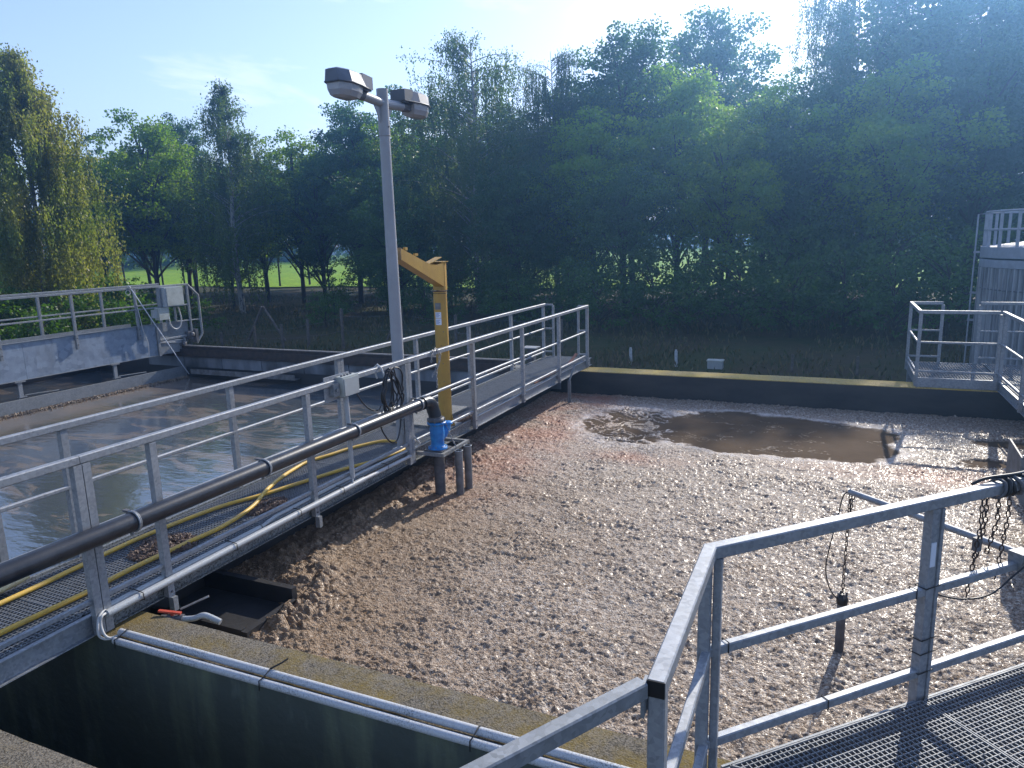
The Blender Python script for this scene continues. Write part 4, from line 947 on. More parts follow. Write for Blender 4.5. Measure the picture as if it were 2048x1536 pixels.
for y in (2.3, 3.98, 5.66, 7.32, 8.98, 10.62, 12.22):
    p_ = obj('post', MB().bar((xr, y, .30), (xr, y, 1.53), .05, .06), 'galv_old', brr); obj('bolt', MB().lathe((xr+.03, y, .40), [(.016, 0), (.016, .012)], 6, 'x').lathe((xr+.03, y, .55), [(.016, 0), (.016, .012)], 6, 'x'), 'dark_steel', p_)
obj('post', MB().bar((xr, 13.79, .2), (xr, 13.79, 1.53), .05, .05), 'galv_old', brr)
obj('end_loop', MB().tube([(xr, 13.80, 1.535), (xr, 14.12, 1.24), (xr, 14.13, .22), (xr, 13.92, -.02)], .03, 10).bar((xr, 13.3, .62), (xr, 14.12, .60), .03, .03), 'galv_old', brr)
brr2 = thing('handrail', 'rear railing of the scraper bridge seen behind the nearer one', 'railing', (XB-.97, 9, .6))
x2 = XB-.99
obj('top_rail', MB().bar((x2, 1.0, 1.555), (x2, 13.80, 1.535), .05, .05), 'galv_old', brr2)
obj('middle_rail', MB().bar((x2, 1.0, 1.04), (x2, 13.80, 1.02), .035, .035), 'galv_old', brr2)
for y in (3.1, 4.8, 6.9, 8.7, 10.55, 12.1, 13.75): obj('post', MB().bar((x2, y, .40), (x2, y, 1.53), .05, .06), 'galv_old', brr2)
cb = thing('control_cabinet', 'large pale grey control cabinet hung on the bridge railing', 'cabinet', (XB+.1, 13.15, 1.02))
obj('cabinet_body', MB().box((XB+.16, 13.18, 1.27), (.20, .56, .48)), 'box_grey', cb); obj('door', MB().box((XB+.267, 13.20, 1.27), (.014, .50, .44)), 'box_pale', cb)
obj('side_flange', MB().box((XB+.10, 12.87, 1.27), (.10, .05, .47)), 'galv_old', cb)
cb2 = thing('control_cabinet', 'smaller greenish switch box below the large cabinet on the bridge railing', 'cabinet', (XB+.1, 12.85, .72))
obj('cabinet_body', MB().box((XB+.14, 12.86, .87), (.16, .30, .30)), 'box_pale', cb2); obj('side_box', MB().box((XB+.12, 12.66, .88), (.10, .12, .20)), 'box_grey', cb2)
obj('bracket', MB().bar((XB+.05, 12.6, .60), (XB+.05, 12.6, .80), .03, .03).bar((XB+.05, 13.05, 1.04), (XB+.05, 13.05, .60), .04, .04).bar((XB+.05, 13.33, .98), (XB+.05, 13.33, .62), .06, .03), 'galv_old', cb2)
cbl = thing('cable', 'pale cable looping in a deep U under the control cabinet', 'cable', (XB+.1, 13.2, .9))
obj('cable_run', MB().tube(spline([(XB+.13, 13.05, .78), (XB+.14, 13.08, .55), (XB+.14, 13.22, .44), (XB+.14, 13.36, .50), (XB+.14, 13.42, .70), (XB+.14, 13.36, 1.0)]), .018, 8), 'cable_white', cbl)
rp = thing('rope', 'taut white rope from the bridge top rail down to the scum board end', 'rope', (xr+.04, 12.1, 1.55))
obj('taut_line', MB().tube([(xr+.05, 12.12, 1.52), (xr+.12, 13.28, -.52), (xr+.14, 13.42, -.76)], .012, 6), 'sticker', rp)
obj('loose_end', MB().tube(spline([(xr+.05, 12.13, 1.50), (xr+.05, 12.20, 1.2), (xr+.05, 12.26, .8), (xr+.05, 12.30, .5), (xr+.06, 12.38, .2), (xr+.06, 12.36, -.12)]), .010, 6), 'cable_white', rp)
obj('knot', MB().ring((xr, 12.10, 1.555), .045, .014, 'y', 12, 6).ring((xr+.01, 12.05, 1.45), .06, .010, 'x', 12, 6), 'cable_white', rp)
for y in (5.0, 7.1, 9.27, 11.48):
    hb = thing('hanger', 'steel hanger bracket under the bridge plate, %s' % {5.0: 'hidden farthest toward the near wall', 7.1: 'second from the near wall', 9.27: 'at the left edge of the photo', 11.48: 'nearer the wheel end'}[y], 'bracket', (XB, y, -.2), 'hanger brackets under the scraper bridge')
    obj('foot', MB().bx(XB-.05, XB+.05, y-.11, y+.11, -.20, -.172), 'galv_old', hb)
    obj('stem', MB().bx(XB-.02, XB+.02, y-.04, y+.045, -.50, -.20).bx(XB-.04, XB+.04, y-.06, y+.10, -.52, -.50), 'galv', hb)
    obj('rod', MB().tube([(XB-.02, y+.1, -.49), (XB+.1, y+.75, -.50)], .012, 6), 'galv_old', hb)
sc = thing('scum_board', 'long grey steel scum board standing in the left water below the bridge', 'board', (XB+.1, 9, -.9))
obj('board', MB().bx(XB+.13, XB+.15, 1.2, 13.36, -.90, -.545), 'galv_old', sc)
obj('top_fold', MB().bx(XB+.09, XB+.15, 1.2, 13.36, -.544, -.536), 'galv_old', sc)
obj('end_plate', MB().bx(XB+.10, XB+.17, 13.362, 13.372, -.90, -.54), 'galv_old', sc)
V = []; F_ = []; g = np.random.default_rng(3)
for k in range(5200):
    y = g.uniform(3.4, 13.3); x = XB+.16+abs(g.normal(0, .06))+.10*g.random()*(1 if g.random() < .5 else .3); z = LW+.002+.03*g.random(); s_ = g.uniform(.008, .026); q_, _ = np.linalg.qr(g.random((3, 3))-.5)
    P = (np.array([(-1, -1, -.4), (1, -1, -.4), (0, 1.2, -.4), (0, 0, .7)])*s_*g.uniform(.6, 1.5, 3))@q_.T+(x, y, z); o_ = len(V); V += [tuple(p) for p in P]; F_ += [(o_, o_+2, o_+1), (o_, o_+1, o_+3), (o_+1, o_+2, o_+3), (o_+2, o_, o_+3)]
MAT['scum'] = simple('tan_scum_crumbs', (.34,.27,.20), (.16,.12,.09), 12, rough=.7)
ob = bpy.data.objects.new('scum_crust', np_mesh('scum_crust', V, F_, 'scum')); col.objects.link(ob); tag(ob, 'crumbly tan scum crust gathered along the scum board', 'scum', kind='stuff')
wp = thing('water_bracket', 'small tan corner bracket at the water by the left edge of the photo', 'bracket', (-6.5, 3.65, -.3))
obj('angle', MB().bx(-6.62, -6.35, 3.305, 3.75, -.30, -.28).bx(-6.62, -6.35, 3.305, 3.32, -.50, -.302), 'pale_hose', wp)

# ------------------------------------------------------------------ sampler probe on an arm
sm = thing('outrigger_pole', 'round steel pole reaching out over the foam behind the near railing', 'pole', (1.05, 4.5, .64))
obj('pole', MB().tube([(1.25, 4.28, .655), (.19, 5.36, .615)], .021, 14), 'galv', sm); obj('clamp', MB().box((1.03, 4.49, .62), (.10, .08, .10), math.pi/4), 'galv_old', sm)
obj('pole_eye', MB().ring((.19, 5.36, .615), .024, .005, 'x', 12, 5), 'galv_old', sm)
chain('chain', 'rusty chain hanging from the probe arm tip down to the probe', [(.195, 5.355, .60), (.19, 5.36, .35), (.188, 5.362, .1), (.186, 5.362, -.20)], L=.044, W=.026, r=.0036)
chain('chain', 'short second chain strand at the probe arm tip', [(.215, 5.34, .60), (.205, 5.352, .52), (.20, 5.36, .45)], L=.044, W=.024, r=.0036)
pr = thing('probe', 'dark round probe hanging half sunk in the foam below the chain', 'probe', (.187, 5.36, -.65))
obj('probe_body', MB().lathe((.187, 5.36, -.75), [(.030, 0), (.032, .18), (.032, .50), (.030, .515)], 18), 'dark_steel', pr)
obj('probe_head', MB().lathe((.187, 5.36, -.245), [(.036, 0), (.040, .02), (.040, .045), (.034, .06), (.018, .075)], 18), 'rubber', pr)
mb = MB()
for k in range(4): mb.lathe((.187+.030*math.cos(k*1.57+.4), 5.36+.030*math.sin(k*1.57+.4), -.19), [(.008, 0), (.008, .035)], 6)
obj('head_bolts', mb, 'dark_steel', pr)
pc = thing('cable', 'thin black cable bowing out from the arm tip to the probe head', 'cable', (.19, 5.36, .61))
obj('cable_run', MB().tube(spline([(.20, 5.35, .625), (.15, 5.36, .58), (.12, 5.36, .40), (.073, 5.36, .12), (.068, 5.36, -.02), (.10, 5.36, -.14), (.15, 5.36, -.205), (.18, 5.36, -.19)]), .0045, 6), 'cable_black', pc)

# chains over the near railing
def onrail(u, off=0.0): p = PB+U_*u; return (p.x-s2*off, p.y+s2*off)
cw = thing('rope_bundle', 'dark cable wrapped many times round the top rail at the right edge', 'rope', (*onrail(1.9), 1.07))
for k in range(7):
    u = 1.83+.045*k+random.uniform(-.01, .01); P = []
    for j in range(15):
        a = 2*math.pi*j/14; rr_ = .044+.006*random.random(); x, y = onrail(u+.02*math.sin(a+k), rr_*math.cos(a)); P.append((x, y, 1.072+rr_*math.sin(a)))
    obj('turn', MB().tube(P, .009+.002*(k % 2), 7), 'rubber' if k % 3 else 'dark_steel', cw)
x, y = onrail(1.66, .0)
obj('loose_end', MB().tube(spline([(*onrail(1.70, .05), 1.10), (*onrail(1.78, .03), 1.125), (*onrail(1.95, 0), 1.13), (*onrail(2.1, .02), 1.12)]), .009, 7), 'rubber', cw)
specs = [(1.80, .40, 'outermost left rusty chain hanging from the near top rail, reaching lowest'), (1.835, .62, 'rusty chain just right of the lowest hanging one, with a dark shackle'), (1.93, .66, 'middle rusty chain of the bunch under the wrapped cable'), (2.02, .46, 'rusty chain at the very right edge of the photo under the wrapped cable')]
for u, zb, lab in specs:
    x, y = onrail(u, .055); dx = random.uniform(-.02, .02)
    chain('chain', lab, [(x, y, 1.06), (x+dx*.4, y, .85), (x-.012, y-.006, (.85+zb)/2), (x-.03, y-.01, zb)], L=.042, W=.026, r=.0038, group='rusty chains hanging from the near railing')
x, y = onrail(1.815, .06); sk_ = thing('shackle', 'dark square shackle joining the rusty chains below the rail', 'shackle', (x, y, .72)); obj('shackle_body', MB().box((x-.006, y, .735), (.035, .03, .075), .7), 'dark_steel', sk_)
ga = thing('cable', 'grey cable sagging in a shallow arc behind the middle rail at the right', 'cable', (.52, 4.0, .55))
obj('cable_run', MB().tube(spline([(.50, 4.05, .60), (.58, 4.08, .535), (.72, 4.16, .49), (.86, 4.25, .50), (.98, 4.36, .58), (1.15, 4.5, .72)]), .005, 6), 'cable_black', ga)

# steel chute by the right wall
ch = thing('steel_chute', 'grey steel inlet chute with raised sloping rim at the right edge of the foam', 'chute', (1.9, 8.3, -.64))
obj('side_plate', MB().prism_ax([(7.80, -.10), (8.35, -.10), (8.35, .34), (7.80, .30)], 1.70, 1.715), 'grey_steel', ch)
obj('front_plate', MB().prism_ax([(1.716, -.12), (2.02, -.66), (2.91, -.66), (2.91, .62), (2.10, .56), (1.95, .33), (1.716, .30)], 7.80, 7.815, 'y'), 'grey_steel', ch)
obj('back_plate', MB().bx(2.02, 2.91, 8.335, 8.35, -.66, .20), 'dark_steel', ch)
obj('rim', MB().bar((1.705, 7.79, .315), (1.95, 7.79, .34), .03, .018, 0), 'galv_old', ch)
obj('rim', MB().bar((1.95, 7.79, .34), (2.10, 7.79, .565), .03, .018, 0), 'galv_old', ch)
obj('rim', MB().bar((2.10, 7.79, .565), (2.91, 7.79, .63), .03, .018, 0), 'galv_old', ch)
obj('brace', MB().bar((1.73, 7.83, .31), (2.1, 8.32, .15), .03, .03, 0), 'galv_old', ch)
obj('inner_slope', MB().prism_ax([(1.72, -.10), (2.03, -.5), (2.91, -.5), (2.91, .18), (2.0, .10)], 7.83, 8.33, 'y'), 'galv_old', ch)

# ------------------------------------------------------------------ corrugated storage tank
CX, CY, RT = 5.66, 19.9, 2.5
ct = thing('storage_tank', 'tall white corrugated round tank with railing on top behind the right walkway', 'tank', (CX, CY, GROUND))
mb = MB(); nseg = 440; P0 = []; P1 = []
for k in range(nseg):
    a = 2*math.pi*k/nseg; ph = (k % 4); rr_ = RT+(.05 if ph in (0, 1) else -.04); P0.append((CX+rr_*math.cos(a), CY+rr_*math.sin(a), GROUND)); P1.append((CX+rr_*math.cos(a), CY+rr_*math.sin(a), 1.52))
mb.add(P0+P1, [(k, (k+1) % nseg, (k+1) % nseg+nseg, k+nseg) for k in range(nseg)])
t = NT('shade_streaked_corrugated_sheet')
groove_shade = t.ramp(t.noise(4.0, 6, .7, stretch=(3, 3, .10)), .46, .60)  # stain streaks that also paint shade of the corrugation grooves into the colour
c = t.mix(t.math('MULTIPLY', groove_shade, .75), (.34,.35,.37), (.07,.075,.085)); t.set(Base_Color=c, Roughness=.55); MAT['corr'] = t.m
obj('corrugated_shell', mb, 'corr', ct)
for z0_, z1_ in ((1.53, 1.70), (1.74, 1.98)): obj('top_band', MB().lathe((CX, CY, z0_), [(RT+.05, 0), (RT+.05, z1_-z0_)], 64), 'tank_white', ct)
obj('hoop', MB().ring((CX, CY, 1.05), RT+.035, .012, 'z', 64, 6), 'dark_steel', ct)
obj('roof', MB().lathe((CX, CY, 1.98), [(RT+.02, 0), (.3, .25), (.05, .3)], 48), 'tank_white', ct)
tr_ = thing('handrail', 'ring railing round the top of the corrugated tank', 'railing', (CX, CY, 1.98))
for zz_ in (2.36, 2.76): obj('top_rail' if zz_ > 2.5 else 'middle_rail', MB().ring((CX, CY, zz_), RT-.02, .028, 'z', 72, 6), 'tank_white', tr_)
for k in range(28):
    a = 2*math.pi*k/28+.1; obj('post', MB().bar((CX+(RT-.02)*math.cos(a), CY+(RT-.02)*math.sin(a), 1.98), (CX+(RT-.02)*math.cos(a), CY+(RT-.02)*math.sin(a), 2.76), .06, .05, 0), 'tank_white', tr_)
sp_ = thing('standpipe', 'thin vertical pipe with stand-off brackets on the left side of the corrugated tank', 'pipe', (3.0, 20.0, GROUND))
ax_, ay_ = CX-(RT+.15)*math.cos(R(6)), CY+(RT+.15)*math.sin(R(6))
obj('pipe_run', MB().tube([(ax_, ay_, GROUND), (ax_, ay_, 2.72), (ax_+.5, ay_, 2.74)], .018, 8), 'tank_white', sp_)
for zz_ in (-.35, .25, .9, 1.85): obj('bracket', MB().bar((ax_-.03, ay_, zz_), (ax_+.14, ay_-.01, zz_), .04, .05, 0), 'tank_white', sp_)

# ------------------------------------------------------------------ fence and stakes beyond the wall
fn = thing('wire_fence', 'old wire fence of crooked wooden posts in the grass beyond the left tank', 'fence', (-16, 19, GROUND))
posts = [(-22.3, 18.6, .9), (-21.0, 18.8, .5), (-19.75, 19, .5), (-18.3, 19.1, .75), (-17.0, 19, .85), (-15.95, 19.05, 1.05), (-14.95, 19.6, 1.35), (-13.0, 20.2, 1.4), (-11.2, 20.6, 1.1), (-9.2, 20.6, 1.2), (-7.6, 20.8, 1.0)]
for x, y, h_ in posts: obj('post', MB().bar((x, y, GROUND-.1), (x+random.uniform(-.04, .04), y, GROUND+h_), .085, .085, .01), 'wood', fn)
for a, b in (((-17.95, 19.2, .42), (-18.7, 19.2, -.75)), ((-17.95, 19.25, .42), (-17.1, 19.25, -.75)), ((-13.0, 20.25, .35), (-13.6, 20.2, -.75))): obj('brace', MB().bar(a, b, .07, .07, .01), 'wood', fn)
for q_ in (.45, .8):
    mb = MB()
    for (x, y, h_), (x2_, y2_, h2_) in zip(posts[:-1], posts[1:]): mb.tube([(x, y, GROUND+h_*q_), ((x+x2_)/2, (y+y2_)/2, GROUND+(h_+h2_)/2*q_-.04), (x2_, y2_, GROUND+h2_*q_)], .006, 4)
    obj('wire', mb, 'dark_steel', fn)
for x, y, h_, lab in ((-4.93, 19, .42, 'white marker stake just right of the walkway end, beyond the far wall'), (-3.70, 19, .40, 'white marker stake between the first stake and the small grey box')):
    st_ = thing('marker_stake', lab, 'stake', (x, y, GROUND)); obj('stake_post', MB().bar((x, y, GROUND-.1), (x-.01, y, GROUND+h_+.02), .07, .07, .01), 'stake', st_); obj('stake_top', MB().bar((x-.01, y, GROUND+h_+.021), (x-.012, y, GROUND+h_+.06), .05, .05, .01), 'stake', st_)
for x, y, h_, lab in ((-.82, 19, .45, 'faint grey stake in the shade right of the grey box'), (.65, 19, .45, 'faint grey stake in the shade left of the far platform')):
    st_ = thing('marker_stake', lab, 'stake', (x, y, GROUND)); obj('stake_post', MB().bar((x, y, GROUND-.1), (x, y, GROUND+h_), .06, .06, .01), 'wood', st_)
gb = thing('meter_box', 'small grey box standing in the grass beyond the far wall', 'box', (-2.7, 19, GROUND))
obj('box_body', MB().bx(-2.88, -2.50, 18.9, 19.15, GROUND-.05, GROUND+.20), 'box_grey', gb); obj('lid', MB().bx(-2.90, -2.48, 18.88, 19.17, GROUND+.20, GROUND+.225), 'box_pale', gb)

# ------------------------------------------------------------------ vegetation
def leafmat(name, c1, c2, c3, trans=.45, rough=.45):
    t = NT(name); g = t.n('ShaderNodeNewGeometry'); oi = t.n('ShaderNodeObjectInfo')
    r_ = t.ramp(g.outputs['Random Per Island'], 0, 1, (*c1, 1), (*c2, 1))
    c = t.mix(t.ramp(t.noise(.55, 4), .42, .62), r_, c3)
    hs = t.n('ShaderNodeHueSaturation'); t.l(c, hs.inputs['Color'])
    hs.inputs['Value'].default_value = 1
    t.l(t.math('ADD', .80, t.math('MULTIPLY', oi.outputs['Random'], .4)), hs.inputs['Value'])
    t.set(Base_Color=hs.outputs[0], Roughness=rough, Specular_IOR_Level=.35)
    tr = t.n('ShaderNodeBsdfTranslucent'); t.l(t.mix(1.0, hs.outputs[0], (1.25, 1.45, .55), 'MULTIPLY'), tr.inputs[0])
    mx_ = t.n('ShaderNodeMixShader'); mx_.inputs[0].default_value = trans; t.l(t.p.outputs[0], mx_.inputs[1]); t.l(tr.outputs[0], mx_.inputs[2]); t.l(mx_.outputs[0], t.out.inputs[0])
    return t.m
MAT['leaf_maple'] = leafmat('maple_leaves', (.15,.22,.012), (.29,.38,.020), (.15,.26,.014), .55)
MAT['leaf_dark'] = leafmat('alder_leaves', (.048,.105,.030), (.105,.185,.048), (.058,.125,.036), .48)
MAT['leaf_birch'] = leafmat('birch_leaves', (.075,.115,.035), (.17,.21,.065), (.10,.155,.045), .5)
MAT['leaf_birch_y'] = leafmat('yellowing_birch_leaves', (.17,.18,.055), (.34,.30,.10), (.15,.19,.055), .55)
MAT['leaf_shrub'] = leafmat('shrub_leaves', (.060,.13,.014), (.13,.22,.025), (.04,.09,.012), .45)
t = NT('birch_bark'); bk_ = t.ramp(t.noise(4, 5, .7, stretch=(3, 3, 1)), .52, .6)
t.set(Base_Color=t.mix(bk_, (.30,.30,.28), (.06,.055,.05)), Roughness=.8); MAT['bark_birch'] = t.m
MAT['bark'] = simple('dark_bark', (.055,.045,.035), (.03,.026,.02), 8, rough=.9, bump=.4, bscale=15)

def leaves_mesh(name, C, A, L, W, mat, g):
    """C centres, A long axes (unit), L lengths, W widths -> rhombus leaves"""
    n_ = len(C); rv = g.normal(size=(n_, 3)); B = np.cross(A, rv); B /= np.linalg.norm(B, axis=1)[:, None]+1e-9
    L = np.broadcast_to(L, n_)[:, None]; W = np.broadcast_to(W, n_)[:, None]
    V = np.stack([C-A*L/2, C+B*W/2+A*L*.05, C+A*L/2, C-B*W/2+A*L*.05], 1).reshape(-1, 3)
    F_ = np.arange(n_*4).reshape(-1, 4); return np_mesh(name, V, F_, mat)
def unit(v): return v/(np.linalg.norm(v, axis=-1, keepdims=True)+1e-9)
def limb_pts(p0, p1, sag, n_=6):
    o_ = []
    for k in range(n_+1):
        t_ = k/n_; p = p0+(p1-p0)*t_; o_.append((p[0], p[1], p[2]+sag*4*t_*(1-t_)))
    return o_
def proto_broad(key, H, Rc, zb, mat, seed, ncl=230, nleaf=105, lsz=.15, lob=.25, top=.55):
    g = np.random.default_rng(seed); trunk = MB()
    lean = g.normal(0, .02, 2)*H
    trunk.tube([(0, 0, -.15), (0, 0, .3), (lean[0]*.3, lean[1]*.3, H*.35), (lean[0]*.7, lean[1]*.7, H*.65), (lean[0], lean[1], H*.9)], .1, 8, rs=[H*.017, H*.0135, H*.0105, H*.006, H*.0018])
    C = []; A = []; cc = (zb+H)/2; hz_ = (H-zb)/2
    ph = g.random(6)*6.28
    for k in range(ncl):
        d = unit(g.normal(size=3)); rr_ = g.random()**.38
        az = math.atan2(d[1], d[0]); lobe = 1+lob*(math.sin(2*az+ph[0])*.5+math.sin(3*az+ph[1]+2*d[2])*.5)+lob*.5*math.sin(5*d[2]+ph[2])
        shp = 1.0 if d[2] < 0 else (1-d[2]*(1-top)*.6)
        c = np.array([d[0]*Rc*rr_*lobe*shp+lean[0]*.6, d[1]*Rc*rr_*lobe*shp+lean[1]*.6, cc+d[2]*hz_*rr_*(1+.12*math.sin(4*az+ph[3]))])
        s_ = g.uniform(.32, .75)*Rc/3.3; n2 = int(nleaf*g.uniform(.5, 1.4)*(s_/.55)**1.3)
        dd = unit(g.normal(size=(n2, 3)))*(g.random((n2, 1))**.45)*np.array([1.15, 1.15, .62])*s_
        C.append(c+dd); a_ = unit(dd+g.normal(size=(n2, 3))*.5*s_+np.array([0, 0, -.15])); A.append(a_)
        if k % 7 == 0 and c[2] > zb:
            z0_ = max(zb*.6, c[2]-g.uniform(.15, .35)*H); t0_ = z0_/H; p0 = np.array([lean[0]*t0_, lean[1]*t0_, z0_])
            trunk.tube(limb_pts(p0, c, .25), .04, 5, rs=[H*.006*(1-.13*q_)+.004 for q_ in range(7)])
    C = np.concatenate(C); A = np.concatenate(A); keep = C[:, 2] > .2; C, A = C[keep], A[keep]
    L = g.uniform(.7, 1.3, len(C))*lsz
    return dict(trunk=mesh_of(key+'_trunk', trunk, 'bark'), crown=leaves_mesh(key+'_crown', C, A, L, L*.75, mat, g), H=H)
def proto_birch(key, H, Rc, zb, mat, seed, nlimb=60, nstr=560, lsz=.105, gap=.085, slen=(.7, 3.0), ptop=.9):
    g = np.random.default_rng(seed); trunk = MB(); lean = g.normal(0, .015, 2)*H
    tx = lambda z: (lean[0]*(z/H)**1.5+.08*math.sin(z*.7+seed), lean[1]*(z/H)**1.5+.06*math.cos(z*.8+seed))
    zs = np.linspace(-.15, H*.96, 12); trunk.tube([(*tx(max(z, 0)), z) for z in zs], .1, 8, rs=[max(.008, H*.0125*(1-z/H)**.8+.004) for z in np.clip(zs, 0, None)])
    C = []; A = []; tips = []
    for k in range(nlimb):
        t_ = (k+.5)/nlimb; z0_ = zb*.55+(H*.93-zb*.55)*t_**.85
        rmax = (Rc*max(.05, 1-((t_-.42)/.62)**2)**.5 if ptop < .6 else Rc*(1-t_**1.35)**ptop*(.65+.35*min(1, t_/.22)))+.22; r_ = rmax*g.uniform(.65, 1.08); az = g.random()*6.283+k*2.4
        x0, y0 = tx(z0_); up_ = r_*g.uniform(.35, .85)*(1-.3*t_)*(1 if ptop >= .6 else (1-.35*t_))
        P = []
        for q_ in range(7):
            s_ = q_/6; P.append(np.array([x0+r_*s_*math.cos(az+.25*s_), y0+r_*s_*math.sin(az+.25*s_), min(H*1.02, z0_+up_*(1.9*s_-1.15*s_*s_))]))
        trunk.tube([tuple(p) for p in P], .02, 4, rs=[max(.003, H*.0021*(1-q_/6.5)) for q_ in range(7)])
        tips.append(P)
    for k in range(nstr):
        w = int(g.integers(0, nlimb)); P = tips[w]; s_ = g.uniform(.22, 1.0); q_ = min(5, int(s_*6)); f_ = s_*6-q_; st = P[q_]*(1-f_)+P[min(6, q_+1)]*f_
        tt = st[2]/H; Ls = g.uniform(*slen)*(.45+.55*(1-max(0, tt-.45)/.55)); Ls = min(Ls, st[2]-.5)
        if Ls < .2 or (tt > .76 and g.random() < (tt-.70)*2.2): continue
        n2 = int(Ls/gap*1.0); z_ = np.linspace(0, 1, n2)
        off = g.normal(0, .10, 2); out_ = np.array([math.cos(g.random()*6.28), math.sin(g.random()*6.28)])*g.uniform(.02, .22)
        path = np.stack([st[0]+out_[0]*np.sin(z_*1.57)+off[0]*z_, st[1]+out_[1]*np.sin(z_*1.57)+off[1]*z_, st[2]-Ls*z_], 1)
        m2 = 2; rep = np.repeat(path, m2, 0)+g.normal(0, .038, (n2*m2, 3))
        C.append(rep); A.append(unit(np.stack([g.normal(0, .45, n2*m2), g.normal(0, .45, n2*m2), -np.ones(n2*m2)], 1)))
    # some leaf along the limbs
    for P in tips:
        for q_ in range(2, 7):
            n2 = 22; C.append(P[q_]+g.normal(0, .16, (n2, 3))); A.append(unit(g.normal(size=(n2, 3))+np.array([0, 0, -1])))
    C = np.concatenate(C); A = np.concatenate(A); keep = C[:, 2] > .3; C, A = C[keep], A[keep]
    L = g.uniform(.7, 1.3, len(C))*lsz
    return dict(trunk=mesh_of(key+'_trunk', trunk, 'bark_birch'), crown=leaves_mesh(key+'_crown', C, A, L, L*.55, mat, g), H=H)
PR = {}
PR['maple1'] = proto_broad('maple', 11, 3.9, 3.0, 'leaf_maple', 11)
PR['maple2'] = proto_broad('maple_b', 11, 3.4, 2.6, 'leaf_maple', 12, ncl=210)
PR['alder1'] = proto_broad('alder', 13, 3.8, 3.8, 'leaf_dark', 13, ncl=250, nleaf=115, top=.7)
PR['alder2'] = proto_broad('alder_b', 13, 3.2, 3.2, 'leaf_dark', 14, ncl=230, lob=.4, top=.8)
PR['alder3'] = proto_broad('alder_c', 11, 3.6, 1.0, 'leaf_dark', 15, ncl=240, nleaf=120, lob=.3)
PR['birch1'] = proto_birch('birch', 13, 4.3, 1.6, 'leaf_birch', 21, nlimb=95, nstr=2000, ptop=.45, slen=(.7, 3.4))
PR['birch2'] = proto_birch('birch_b', 12, 3.4, 2.4, 'leaf_birch', 22, nlimb=80, nstr=1150, slen=(.6, 2.2), ptop=.95)
PR['birchy'] = proto_birch('birch_y', 10.5, 3.3, .8, 'leaf_birch_y', 23, nlimb=110, nstr=2900, slen=(.8, 2.8), ptop=.85)
PR['bush1'] = proto_broad('bush', 2.4, 1.5, .15, 'leaf_shrub', 31, ncl=90, nleaf=70, lsz=.12, lob=.3)
PR['bush2'] = proto_broad('bush_b', 2.4, 1.5, .1, 'leaf_dark', 32, ncl=90, nleaf=70, lsz=.10, lob=.35)

def tree(kind, name, label, cat, x, y, H, group=None, wide=1.0, rz=None, z=GROUND):
    p = PR[kind]; s_ = H/p['H']
    t_ = thing(name, label, cat, (x, y, z), group); t_.rotation_euler = (0, 0, rz if rz is not None else random.uniform(0, 6.28)); t_.scale = (s_*wide, s_*wide, s_)
    for nm in ('trunk', 'crown'):
        o = bpy.data.objects.new(nm, p[nm]); col.objects.link(o); o.parent = t_
        if nm == 'crown': o['kind'] = 'stuff'
    return t_
LAND = [(-70, 'behind the yellow birch at the left edge'), (-47, 'just right of the yellow birch'), (-43.5, 'below the bright maple'), (-39.5, 'around the slender birch'), (-35.5, 'between slender birch and lamp post'), (-31.5, 'behind the lamp post'),
        (-27.5, 'behind the yellow crane'), (-23.5, 'below the middle weeping birch'), (-18.5, 'right of the middle weeping birch'), (-14.5, 'above the walkway end'), (-10.5, 'above the white marker stakes'), (-7, 'above the small grey box'), (-3.2, 'right of the small grey box'),
        (.5, 'below the upper right birch'), (4.5, 'left above the far platform'), (8, 'above the far platform'), (11.5, 'behind the corrugated tank')]
def place_label(x, y, H_, kind):
    a = math.degrees(math.atan2(x, y)); pl = [t_ for a0, t_ in LAND if a >= a0][-1]
    row = 'front row' if y < 33 else ('middle row' if y < 39 else 'back row')
    if kind != 'dark tree': row = 'nearer' if y < 26.5 else 'farther'
    size = 'taller' if H_ > 9.6 else 'lower'
    if kind != 'dark tree': size = 'larger' if H_ > 2.5 else 'small'
    return '%s %s %s, %s of the wood' % (size, kind, pl, row) if kind == 'dark tree' else '%s %s %s, in the %s line' % (size, kind, pl, row)
# named trees, placed where they stand
tree('birchy', 'birch_tree', 'tall weeping birch with yellowing leaves at the far left edge', 'tree', -25.9, 17.0, 10.8, wide=.92, rz=.6)
tree('maple1', 'maple_tree', 'bright green round-topped maple between the yellow birch and the slender birch', 'tree', -35.2, 29.6, 10.9, wide=1.0, rz=1.0)
tree('alder2', 'broadleaf_tree', 'dark tree top peeping just right of the yellow birch', 'tree', -40.7, 30.6, 10.4, wide=.75)
tree('alder1', 'broadleaf_tree', 'dark tree crown behind the right shoulder of the bright maple', 'tree', -38.8, 35.7, 11.6, wide=.8)
tree('birch2', 'birch_tree', 'slender pointed birch with pale trunk left of the lamp post', 'tree', -29.0, 29.5, 12.3, wide=1.05, rz=2.0)
tree('maple2', 'maple_tree', 'green maple with sunlit tufts halfway between the slender birch and the lamp post', 'tree', -29.0, 34.6, 10.2, wide=.95)
tree('alder1', 'broadleaf_tree', 'dark green tree just left of the lamp heads', 'tree', -25.6, 35.6, 11.2, wide=.95)
tree('alder2', 'broadleaf_tree', 'dark tree directly behind the lamp post head', 'tree', -23.8, 39.5, 12.8, wide=1.0)
tree('birch1', 'birch_tree', 'large weeping birch with long hanging strands in the middle, right of the crane', 'tree', -15.8, 31.6, 13.0, wide=1.0, rz=.3)
tree('birch1', 'birch_tree', 'second weeping birch top directly right of the large middle one', 'tree', -13.3, 36.0, 13.1, wide=.62, rz=2.2)
